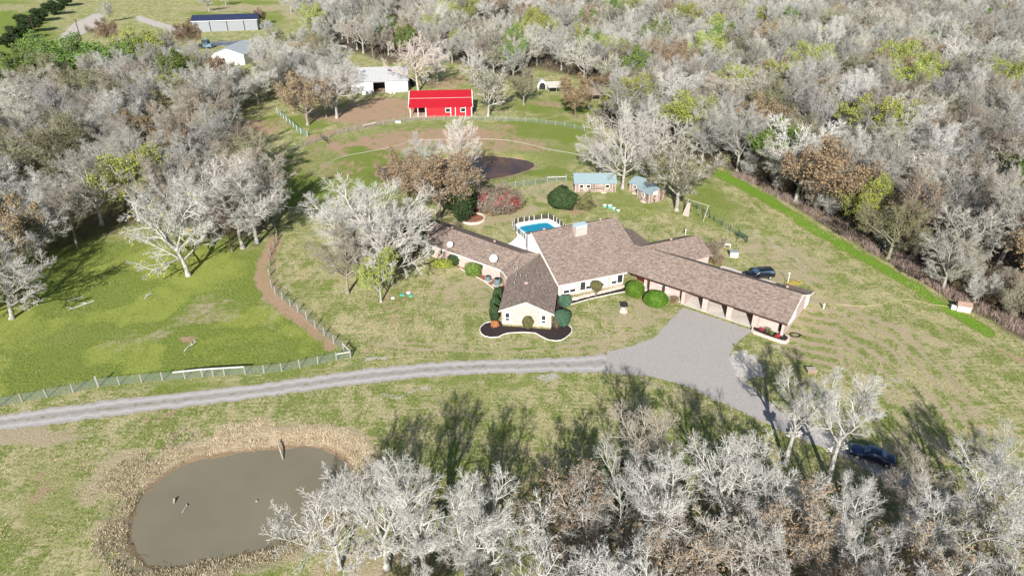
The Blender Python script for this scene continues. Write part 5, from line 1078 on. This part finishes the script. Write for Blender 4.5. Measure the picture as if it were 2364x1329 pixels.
def tree(kind,x,y,h,label,cat='tree',group=None,col=GREY,i=None,rz=None,sx=1.,lean=0.,barkc=None,al=1.):
    a,c=PR[kind][trg.randrange(len(PR[kind])) if i is None else i%len(PR[kind])]; k=h/PH[kind]
    t=empty(TN[kind],(x,y,0),label,cat,group,rz=trg.random()*6.28 if rz is None else rz); t.scale=(k*sx,k*sx,k)
    if lean: t.rotation_euler.x=lean
    o=link('trunk',a,t); o.color=(*(barkc or tuple(min(1,q*1.05) for q in col)),1); o=link('crown',c,t); o.color=(*col,al); trees.append((x,y)); return t
def bt(kind,px,py,h,label,**k): p=G(px,py); return tree(kind,p.x,p.y,h,label,**k)
def top(kind,px,py,h,label,**k): p=G(px,py,h*1.02); return tree(kind,p.x,p.y,h,label,**k)
# --- single trees, placed by the foot of the trunk
bt('specks',435,636,16.5,'spreading pale bare tree standing alone in the bright green paddock, yellow specks in its crown',col=WHITE,i=0,rz=2.2,sx=1.05)
bt('pecan',28,735,12,'low crooked grey tree over its own shadow at the left end of the paddock',col=(.5,.49,.46),i=1,rz=.6,sx=1.35)
bt('fore',-95,775,15,'grey tree at the left edge whose shadow falls across the paddock',col=GREY,i=0)
bt('elm',110,610,13,'bare grey tree between the two at the far left edge of the paddock',col=GREY,i=0)
bt('elm',-40,690,14,'dense grey tree cut by the left edge above the crooked one',col=TAN,i=2)
bt('slim',180,575,14,'straight-trunked grey tree in the shade left of the lone spreading paddock tree',col=TAN)
bt('brown',60,620,13,'brown-leaved tree with a pale trunk at the far left edge of the paddock',col=TAN)
bt('elm',31,640,12,'thin grey tree beside the brown one at the left edge of the paddock',col=GREY)
bt('pecan',561,573,19,'tall grey tree with the thickest pale trunk at the end of the dirt track',col=(.56,.54,.51),i=2,rz=1.)
bt('elm',593,563,17,'tall pale tree at the end of the dirt track, leaning out over the fence corner',col=GREY,i=1,sx=1.15)
bt('slim',536,581,13,'slender dark-barked tree in front of the tall pair at the dirt track',col=BROWN)
bt('elm',803,677,13,'grey-brown bare tree nearest the paddock fence, left of the vine-covered tree',col=TAN,i=3,rz=2.)
bt('lime',880,697,9,'tree smothered in yellow-green vine leaves on the lawn left of the house',col=GREY,i=0,sx=.9)
bt('fore',868,640,19,'huge pale many-limbed tree reaching over the end of the west wing roof',col=(.60,.585,.55),i=0,rz=.8,sx=1.35)
bt('fore',820,610,17,'large grey tree just behind and left of the huge many-limbed tree',col=WHITE,i=1,rz=4.,sx=1.15)
bt('cedar',940,590,8,'dark evergreen in the shade between the huge pale tree and the west wing',col=DARK,cat='evergreen')
bt('brown',1012,506,15,'broad tree with dense brown leaves standing before the dark pond',col=TAN,i=0,sx=1.2,rz=1.)
bt('brown',935,468,12,'smaller brown-leaved tree on the left of the broad brown one by the dark pond',col=TAN,i=1)
bt('cedar',1068,512,7,'dark bush-like evergreen between the broad brown tree and the red-berried shrub',col=DARK,cat='evergreen')
bt('elm',975,430,13,'fine pale grey tree rising behind the broad brown tree at the dark pond',col=WHITE,i=2,sx=.75)
bt('airy',1077,457,18,'tall slender white tree standing before the dark pond',col=(.66,.62,.58),i=0,sx=1.15)
bt('pecan',1437,436,19,'big grey tree whose thick trunk stands between the two groups of sheds',col=(.55,.53,.49),i=0,rz=3.)
bt('mossy',1562,486,15,'broad grey tree with a pale trunk on the lawn right of the small blue-roofed shed',col=(.5,.48,.43),i=0,sx=1.2)
bt('pecan',1500,420,17,'grey tree behind the two small sheds, its crown over their roofs',col=(.52,.5,.46),i=1,rz=5)
bt('elm',1385,410,12,'fine grey tree leaning over the long shed from its left end',col=(.55,.54,.5),i=4)
bt('elm',778,273,17,'grey tree with a tall pale trunk casting its shadow on the white barn front',col=(.55,.53,.5),i=0)
bt('brown',711,289,15,'purple-brown tree with a white trunk foot left of the barn yard',col=(.42,.36,.33),i=2)
bt('elm',754,272,12,'small grey tree between the two trunks at the left of the barn yard',col=TAN,i=2)
bt('pecan',966,212,19,'open pale tree with a thick white trunk between the white barn and the red barn',col=(.70,.62,.57),i=1,rz=2.5,sx=1.05)
bt('mossy',1127,268,15,'dense silver-grey tree just right of the red barn',col=(.62,.61,.56),i=1)
bt('brown',1328,271,13,'dense rusty brown tree with a white trunk in front of the open-sided shelter',col=BROWN,i=0)
bt('mossy',1209,243,12,'grey-brown tree left of the small white arched shelter',col=TAN,i=0)
bt('elm',1010,190,14,'white bare tree in the pasture right of the barn-yard tree',col=WHITE,i=3)
bt('elm',1095,195,13,'white bare tree over the bare patch right of the red barn roof',col=WHITE,i=1)
bt('slim',862,137,14,'tree with a tall pale trunk behind the white barn',col=TAN,i=1)
bt('slim',950,84,16,'twin-trunked pale tree in the far bright green clearing',col=WARM,i=2)
bt('elm',483,27,11,'small white tree by the far left end of the blue-roofed building',col=WHITE,i=0)
bt('elm',522,13,11,'small white tree in the field behind the blue-roofed building',col=WHITE,i=1)
bt('elm',672,31,12,'leaning white tree in the field right of the blue-roofed building',col=WHITE,i=2)
bt('sapling',622,86,8,'small grey tree at the right end of the blue-roofed building',col=GREY,i=2)
bt('brown',440,118,13,'dark brown tree in front of the left end of the blue-roofed building',col=BROWN,i=1)
bt('brown',255,108,12,'round dark brown tree beside the far gravel road',col=(.30,.25,.22),i=2,sx=1.1)
bt('vase',255,52,11,'pale fine-branched tree over the bend of the far gravel road',col=GREY)
bt('lime',345,178,18,'bright yellow-green tree in front of the far gravel road',col=GREY,i=1,sx=1.1)
for k,(x,y,h) in enumerate(((110,172,15),(185,185,16),(235,205,15),(60,215,14),(10,250,14),(300,195,15),(150,205,14),(80,195,14))):
    bt('green',x,y,h,'green leafy tree in the row below the far gravel road at upper left',group='green trees below the far road',col=(.55,.55,.48),sx=1.25)
for k,(x,y,h) in enumerate(((25,110,6),(50,92,7),(75,75,7),(95,50,7),(125,35,8),(150,15,8),(60,60,6))):
    bt('cedar',x,y,h*.95,'dark evergreen in the hedgerow along the far left field',cat='evergreen',group='hedgerow evergreens at the far left',col=DARK,sx=1.6)
bt('elm',468,300,19,'tall grey tree with a long pale trunk in the middle of the left wood',col=GREY,i=1)
bt('fore',250,300,14,'wide grey crown over a dark trunk in the left wood',col=WARM,i=2)
bt('brown',600,60,9,'small brown tree behind the right end of the blue-roofed building',col=TAN,i=1)
for k,(x,y,h) in enumerate(((615,150,13),(650,140,13),(690,165,14),(640,175,12),(735,150,13),(760,175,13),(700,125,12),(450,200,12),(420,185,11),(390,205,12),(470,215,12),(340,225,12),(300,240,13))):
    bt(('elm','mossy','fore')[k%3],x,y,h,'grey tree in the belt between the white house and the white barn' if x>600 else 'grey tree behind the tall pale-trunked one in the left wood',group='grey trees between house and barn' if x>600 else 'grey trees left of the white house',col=(GREY,OLV,WARM)[k%3])
bt('pecan',905,655,14,'crooked pale tree stretching its low limbs over the lawn before the west wing',col=(.62,.60,.56),i=0,rz=2.6,sx=1.25)
# foreground trees, placed by the tops of their crowns
FG=[('pecan',745,1098,12,WHITE,'white tree whose limbs reach out over the right side of the muddy pond'),
('fore',862,1078,13,WHITE,'white tree on the bank just right of the muddy pond'),
('high',955,1052,16,WHITE,'tall white tree with a straight trunk in the bottom foreground, first right of the pond'),
('high',1062,1098,15,WHITE,'upright white tree in the bottom foreground between the pond and the rusty-leaved tree'),
('fore',1105,1130,13,WHITE,'small-crowned white tree under the upright one in the bottom foreground'),
('rusty',1345,1075,12,WARM,'white-twigged tree full of rusty leaves at the bottom centre'),
('pecan',1440,1190,12,WHITE,'white tree with open forks at the bottom edge, below the feeder post'),
('pecan',1265,1215,12,WHITE,'white tree at the bottom edge below the rusty-leaved tree'),
('high',1515,945,15,WARM,'tan-white tree standing highest in the foreground grove, left of the driveway'),
('high',1560,1025,16,WHITE,'broad white tree at the heart of the foreground grove'),
('fore',1475,1035,13,GREY,'grey tree on the left rim of the foreground grove beside the feeder post'),
('high',1720,1010,15,WHITE,'white tree with fan-like branches below the shaded part of the driveway'),
('fore',1800,1045,14,WHITE,'white tree below the driveway, next right of the fan-like one'),
('high',1870,858,13,WHITE,'pale white tree at the driveway above the blue car, the left one of the pair'),
('high',1985,872,14,WHITE,'pale white tree at the driveway above the blue car, the right one of the pair'),
('fore',2160,1040,11,WARM,'tan-white tree just right of the parked blue car'),
('fore',2005,1115,12,WHITE,'white tree in front of the parked blue car'),
('fore',2345,1040,13,WHITE,'white tree cut by the right edge above the bottom corner'),
('fore',2355,985,10,WHITE,'small white treetop at the right edge over the tree shadows'),
('fore',2250,1120,13,WHITE,'white tree standing over the driveway near the bottom right corner'),
('mossy',2330,1180,11,TAN,'orange-tinged tree in the bottom right corner')]
for kd,x,y,h,c,lb in FG: top(kd,x,y,h,lb,col=c)
# dense grove of the bottom edge
def clear_ok(x,y,dmin,lst): return all((x-a)**2+(y-b)**2>dmin*dmin for a,b in lst)
rg=random.Random(12); n=0
gl_=['bare silver-white tree in the packed grove at the bottom right','bare tan-grey tree in the packed grove at the bottom right','bare tree with rusty leaves in the packed grove at the bottom right']
for t in range(1600):
    px=rg.uniform(1280,2420); py=rg.uniform(1120,1560); p=G(px,py,12)
    if px<1480 and py<1230: continue
    q=P(p.x,p.y,0)
    if q[0]>1960 and q[1]<1330 and abs((q[1]-1050)-(q[0]-1951)*.49)<45: continue
    if p.y<12 or not clear_ok(p.x,p.y,3.8,trees): continue
    r=rg.random(); j=0 if r<.62 else (1 if r<.93 else 2)
    tree(('fore','high','pecan')[n%3] if j<2 else 'rusty',p.x,p.y,rg.uniform(9,13.5),gl_[j],group=gl_[j].replace('tree','trees',1),col=(WHITE,(.53,.505,.455),WARM)[j]); n+=1
    if n>=62: break
for t in range(200):
    px=rg.uniform(880,1280); py=rg.uniform(1200,1500); p=G(px,py,12)
    if p.y<12 or not clear_ok(p.x,p.y,6.5,trees): continue
    tree(('fore','high')[n%2],p.x,p.y,rg.uniform(9,13),'bare white tree crowding the bottom edge between the pond and the rusty-leaved tree',group='white trees at the bottom edge right of the pond',col=WHITE); n+=1
    if n>=70: break
# --- woods
def in_px(poly,x,y):
    r=False; m=len(poly)
    for i in range(m):
        x1,y1=poly[i]; x2,y2=poly[(i+1)%m]
        if (y1>y)!=(y2>y) and x<(x2-x1)*(y-y1)/(y2-y1)+x1: r=not r
    return r
HOLES=[[(495,50),(605,50),(600,222),(500,222)],[(1540,330),(1660,400),(1500,400),(1470,350)],[(790,205),(960,205),(960,130),(790,130)],[(925,290),(1110,290),(1110,200),(925,200)],[(1235,215),(1400,235),(1400,262),(1230,262)],[(400,150),(640,150),(640,20),(400,20)],[(1100,100),(1210,70),(1210,50),(1050,55)],[(870,80),(960,92),(985,75),(880,60)]]
WK={0:[('elm',GREY,.34,'bare grey'),('elm',WARM,.13,'bare tan-brown'),('vase',(.56,.55,.53),.14,'fine-branched silver-grey'),('pecan',WHITE,.10,'open-limbed white'),('rusty',TAN,.08,'rusty-leaved'),('brown',BROWN,.05,'brown-leaved'),('mossy',OLV,.09,'olive-tinged'),('lime',GREY,.045,'yellow-green leafy'),('green',TAN,.025,'green leafy')]}
def pick(rg):
    r=rg.random()*sum(k[2] for k in WK[0]); 
    for k in WK[0]:
        r-=k[2]
        if r<=0: return k
    return WK[0][0]
def zone(x,y):
    if x<-8 and y<260: return 'left wood beyond the paddock','wood on the left beyond the paddock'
    if y>235: return 'far wood towards the top edge','far wood towards the top edge'
    if x>20: return 'dense wood right of the grass verge','dense wood right of the grass verge'
    return 'trees round the barns','clump round the barns'
rg=random.Random(5); far=[]; cnt=0; left=0
cand=[]
for t in range(40000):
    if t%3==0: x=rg.uniform(-190,20); y=rg.uniform(100,330)
    else: x=rg.uniform(-60,380) if t%3==1 else rg.uniform(-330,380); y=rg.uniform(95,560) if t%3==1 else rg.uniform(230,560)
    px,py=P(x,y)
    if px<-60 or px>2440 or py<-75: continue
    if not (in_px(FW,px,py) or in_px(FL,px,py)): continue
    if any(in_px(h,px,py) for h in HOLES): continue
    cand.append((x,y))
placed=list(trees)
cell={}
def near_ok(x,y,d):
    cx,cy=int(x//9),int(y//9)
    for i in (-1,0,1):
        for j in (-1,0,1):
            for a,b in cell.get((cx+i,cy+j),()):
                if (a-x)**2+(b-y)**2<d*d: return False
    return True
for a,b in placed: cell.setdefault((int(a//9),int(b//9)),[]).append((a,b))
sel=[]
for x,y in cand:
    d=6.1+max(0,y-140)*.010
    px,py=P(x,y)
    if in_px(FL,px,py): d=6.8
    if px<1700 and py<150: d+=1.
    if near_ok(x,y,min(d,9)): cell.setdefault((int(x//9),int(y//9)),[]).append((x,y)); sel.append((x,y))
sel.sort(key=lambda q:q[1])
NIND=255
for i,(x,y) in enumerate(sel):
    kd,c,_,ad=pick(rg); h=rg.uniform(11,17)*(1 if kd not in('brown','mossy','green') else .92)
    px,py=P(x,y)
    if not in_px(FW,px,py) and kd in('brown','rusty') and rg.random()<.75: kd,c,ad='elm',GREY,'bare grey'
    if not in_px(FW,px,py) and kd in('lime','green') and rg.random()<.7: kd,c,ad='mossy',OLV,'olive-tinged'
    j=rg.uniform(.86,1.12); c=tuple(q*j for q in c)
    if i<NIND:
        zl,zg=zone(x,y); tree(kd,x,y,h,ad+' tree in the '+zl,group=ad+' trees in the '+zg,col=c,sx=rg.uniform(1.,1.25),al=.5)
    else: far.append((kd,x,y,h,c))
print('woods',len(sel),'far',len(far),'trees',len(trees))
# the wood beyond the three hundred nearest trees: one object, instancing the same tree meshes
if far:
    me=bpy.data.meshes.new('distant_wood'); me.from_pydata([(x,y,0) for _,x,y,_,_ in far],[],[]); dw=link('distant_wood',me); tag(dw,'distant bare winter wood filling the upper right towards the horizon','wood',kind='stuff')
    keys=[]; idx=[]
    for kd,x,y,h,c in far:
        k=(kd,rg.randrange(len(PR[kd])))
        if k not in keys: keys.append(k)
        idx.append(keys.index(k))
    at=me.attributes.new('pick','INT','POINT'); at.data.foreach_set('value',idx)
    at=me.attributes.new('rotz','FLOAT','POINT'); at.data.foreach_set('value',[rg.random()*6.28 for _ in far])
    at=me.attributes.new('size','FLOAT','POINT'); at.data.foreach_set('value',[f[3]/PH[f[0]] for f in far])
    ng=bpy.data.node_groups.new('wood_scatter','GeometryNodeTree'); ng.interface.new_socket('Geometry',in_out='INPUT',socket_type='NodeSocketGeometry'); ng.interface.new_socket('Geometry',in_out='OUTPUT',socket_type='NodeSocketGeometry')
    N=ng.nodes; Lk=ng.links; gi=N.new('NodeGroupInput'); go=N.new('NodeGroupOutput'); ip=N.new('GeometryNodeInstanceOnPoints'); gti=N.new('GeometryNodeGeometryToInstance')
    # donor trees are ordinary trees of the scene (their trunk and crown objects)
    donors={}
    for o in list(COL.objects):
        if o.name.startswith('crown') and o.parent:
            donors.setdefault(o.data.name,o)
    tdon={}
    for o in list(COL.objects):
        if o.name.startswith('trunk') and o.parent: tdon.setdefault(o.data.name,o)
    order=list(range(len(keys)))
    for ki in reversed(order):
        kd,v=keys[ki]; a,c=PR[kd][v]; jn=N.new('GeometryNodeJoinGeometry')
        for don,ms in ((tdon,a),(donors,c)):
            ob=don.get(ms.name)
            if ob is None: continue
            oi=N.new('GeometryNodeObjectInfo'); oi.inputs['Object'].default_value=ob; oi.inputs['As Instance'].default_value=True; oi.transform_space='ORIGINAL'
            Lk.new(oi.outputs['Geometry'],jn.inputs[0])
        g2=N.new('GeometryNodeGeometryToInstance'); Lk.new(jn.outputs[0],g2.inputs[0]); Lk.new(g2.outputs[0],gti.inputs[0])
    def named(n,ty):
        q=N.new('GeometryNodeInputNamedAttribute'); q.data_type=ty; q.inputs['Name'].default_value=n; return q.outputs[0]
    Lk.new(gi.outputs[0],ip.inputs['Points']); Lk.new(gti.outputs[0],ip.inputs['Instance']); ip.inputs['Pick Instance'].default_value=True
    Lk.new(named('pick','INT'),ip.inputs['Instance Index'])
    cx=N.new('ShaderNodeCombineXYZ'); Lk.new(named('rotz','FLOAT'),cx.inputs[2]); er=N.new('FunctionNodeEulerToRotation'); Lk.new(cx.outputs[0],er.inputs[0]); Lk.new(er.outputs[0],ip.inputs['Rotation'])
    Lk.new(named('size','FLOAT'),ip.inputs['Scale']); Lk.new(ip.outputs[0],go.inputs[0])
    md=dw.modifiers.new('scatter','NODES'); md.node_group=ng; dw.color=(.53,.53,.49,.5)
# ------------------------------------------------------------------ shrubs grown like trees
bt('thicket',1632,601,4.6,'bushy grey and brown shrub behind the rear wing roof',cat='shrub',col=TAN,i=0,sx=1.5)
bt('thicket',1655,607,3.4,'yellow-green shrub at the right foot of the grey bushy one behind the house',cat='shrub',col=OLV,i=1,sx=1.3)
for k,(x,y) in enumerate(((1105,487),(1135,496),(1170,490),(1195,480),(1120,470),(1160,470))): bt('thicket',x,y,5,'bare grey stems of the thicket round the red-berried shrub',cat='shrub',group='bare thicket round the berry shrub',col=TAN,sx=1.2)
# ------------------------------------------------------------------ ground cover that nobody could count
def blades(name,label,cat,x,y,h,w_,mat,z=0.,lean=.35,seed=1,col=None):
    n=len(x); rs=np.random.RandomState(seed); a=rs.rand(n)*6.283; la=rs.rand(n)*6.283; ln=lean*h*rs.rand(n)
    zz=np.full(n,z) if np.isscalar(z) else z
    b0=np.stack([x-np.cos(a)*w_/2,y-np.sin(a)*w_/2,zz-.05],1); b1=np.stack([x+np.cos(a)*w_/2,y+np.sin(a)*w_/2,zz-.05],1)
    t0=np.stack([x+np.cos(la)*ln,y+np.sin(la)*ln,zz+h],1)
    v=np.stack([b0,b1,t0],1).reshape(-1,3); me=np_mesh(name,v.astype(np.float32),np.arange(n*3).reshape(-1,3),3,[mat]); o=link(name,me); tag(o,label,cat,kind='stuff'); return o
rs=np.random.RandomState(4)
def scatter(n,x0,x1,y0,y1,test,grow=0.):
    x=rs.uniform(x0,x1,n); y=rs.uniform(y0,y1,n); k=test(x,y); return x[k],y[k]
def PP(x,y,z=0): 
    d=y*_c+CAMH*_s; return 1182+FOC*x/d, 664.5-FOC*(y*_s-CAMH*_c)/d
# reeds and straw round the muddy pond
mx=np.array(POND_W)
def dpond(x,y): d=segdist(x,y,POND_W,True); return np.where(inpoly(x,y,POND_W),-d,d)
x=rs.uniform(mx[:,0].min()-7,mx[:,0].max()+7,300000); y=rs.uniform(mx[:,1].min()-7,mx[:,1].max()+7,300000); d=dpond(x,y); px_,py_=PP(x,y)
top_=(py_<1140); k=(d>.3)&(d<np.where(top_,5.5,3.4)*(.1+1.5*vn(x,y,3.5,21,3)))&(vn(x,y,1.6,22,2)+rs.normal(size=len(x))*.1>.42); x,y,d,top_,px_=x[k],y[k],d[k],top_[k],px_[k]
zc=np.clip(-.6+.22*d,-.6,0); straw=(rs.rand(len(x))<np.where(top_&(px_>480),.93,.68)); 
for nm,s_,mt,lb in (('straw_grass',straw,M['leaf_straw'],'matted dry straw-coloured grass round the muddy pond'),('reed_grass',~straw,M['leaf_reed'],'green and brown reedy grass at the water line of the muddy pond')):
    n=s_.sum(); blades(nm,lb,'grass',x[s_],y[s_],.08+.2*rs.rand(n),.025+.035*rs.rand(n),mt,zc[s_],1.6,3)
# short tufts over lawns and fields
x,y=scatter(330000,-75,75,40,135,lambda x,y:vn(x,y,2.6,5,4)+rs.normal(size=len(x))*.07>.53)
px_,py_=PP(x,y); k=(px_>-20)&(px_<2390)&(dpond(x,y)>.5)&~inpoly(px_,py_,PAD)&~inpoly(px_,py_,[(r[0],r[1]) for r in ROAD]+[(r[0],r[2]) for r in reversed(ROAD)])
for poly in ([(952,540),(1160,605),(1210,560),(1440,495),(1640,540),(1700,605),(1905,670),(1830,800),(1560,715),(1330,700),(1325,790),(1100,782),(1100,740),(1160,720),(1150,680),(1040,610)],DK): k&=~inpoly(px_,py_,poly)
x,y,px_,py_=x[k],y[k],px_[k],py_[k]; n=len(x)
pad=inpoly(px_,py_,PADDOCK); r=rs.rand(n)
gmask=np.where(pad,r<.8,(vn(x,y,7.,9,4)+rs.normal(size=n)*.06>.5))
blades('green_grass','short green grass tufts over lawns and paddock','grass',x[gmask],y[gmask],.06+.13*rs.rand(gmask.sum()),.06+.09*rs.rand(gmask.sum()),leaf('short_green_grass',(.10,.16,.025),(.27,.34,.07)),0.,.9,5)
k=~gmask; blades('dry_grass','short dry tan grass tufts over the lawns','grass',x[k],y[k],.05+.1*rs.rand(k.sum()),.06+.09*rs.rand(k.sum()),leaf('short_dry_grass',(.30,.24,.13),(.58,.50,.32)),0.,1.,6)
# brush on the floor of the woods
def brush(n,poly,x0,x1,y0,y1,hmax,den=1.):
    x=rs.uniform(x0,x1,n); y=rs.uniform(y0,y1,n); px_,py_=PP(x,y); k=inpoly(px_,py_,poly)&(px_>-60)&(px_<2430)&(wob(x,y,3.3,1)+rs.normal(size=n)*.45>-.15+(1-den)); return x[k],y[k]
x,y=brush(420000,FW,-60,330,100,480,2); n=len(x); h=(.4+1.9*rs.rand(n)**2)
g=rs.rand(n)<.30+.3*wob(x,y,5.,4)
blades('woodland_brush','grey-brown bare brush under the trees right of the grass verge','brush',x[~g],y[~g],h[~g],.09+.12*rs.rand((~g).sum()),M['leaf_brush'],0.,.7,7)
blades('woodland_undergrowth','dull green undergrowth between the trees right of the grass verge','undergrowth',x[g],y[g],h[g]*.7,.12+.16*rs.rand(g.sum()),M['leaf_olive'],0.,.9,8)
x,y=brush(120000,FL,-190,0,100,330,1,.55); n=len(x); blades('left_wood_undergrowth','brown and green undergrowth between the trees of the left wood','undergrowth',x,y,.2+.9*rs.rand(n)**2,.1+.14*rs.rand(n),M['leaf_olive'],0.,.9,9)
# brown weedy strip between verge and right wood
vp=[G(*q) for q in [(1690,405),(1830,475),(1960,555),(2090,628),(2200,695),(2360,775),(2500,850)]]; n=60000; i=rs.randint(0,len(vp)-1,n); t=rs.rand(n); A=np.array([[p.x,p.y] for p in vp]); q=A[i]*(1-t)[:,None]+A[i+1]*t[:,None]; d=(A[i+1]-A[i]); d/=np.linalg.norm(d,axis=1)[:,None]; o=rs.rand(n)**1.2*4.5; q+=np.stack([-d[:,1],d[:,0]],1)*o[:,None]
k_=vn(q[:,0],q[:,1],3.,31,3)+rs.normal(size=n)*.08>.47; q=q[k_]; n=len(q)
blades('weed_strip','brown dead weeds in a strip along the foot of the right wood','weeds',q[:,0],q[:,1],.2+1.0*rs.rand(n)**1.5,.05+.07*rs.rand(n),leaf('dead_weeds',(.18,.135,.105),(.42,.33,.27)),0.,.5,10)
# leaf litter in the bottom grove
x,y=scatter(120000,-25,75,22,75,lambda x,y:np.ones(len(x),bool)); px_,py_=PP(x,y); k=(py_>1100)&(px_>900)&~inpoly(px_,py_,PAD)&(wob(x,y,2.8,6)+rs.normal(size=len(x))*.5>0); x,y=x[k],y[k]; n=len(x)
blades('grove_undergrowth','rusty litter and low weeds under the foreground grove','undergrowth',x,y,.08+.35*rs.rand(n)**2,.1+.1*rs.rand(n),M['leaf_brown'],0.,1.,11)
# saplings along the wood edges
rg=random.Random(9); 
for k in range(44):
    t=rg.random()*(len(vp)-1.001); i=int(t); p=vp[i].lerp(vp[i+1],t-i); d=(vp[i+1]-vp[i]).normalized(); q=p+Vector((-d.y,d.x,0))*rg.uniform(2.5,9); 
    kk=rg.random(); tree('sapling' if kk<.6 else 'thicket',q.x,q.y,rg.uniform(3,7),'thin sapling at the foot of the right wood' if kk<.6 else 'low brown thicket at the foot of the right wood',cat='sapling' if kk<.6 else 'shrub',group='saplings along the right wood edge' if kk<.6 else 'thickets along the right wood edge',col=(TAN,GREY,OLV)[k%3])
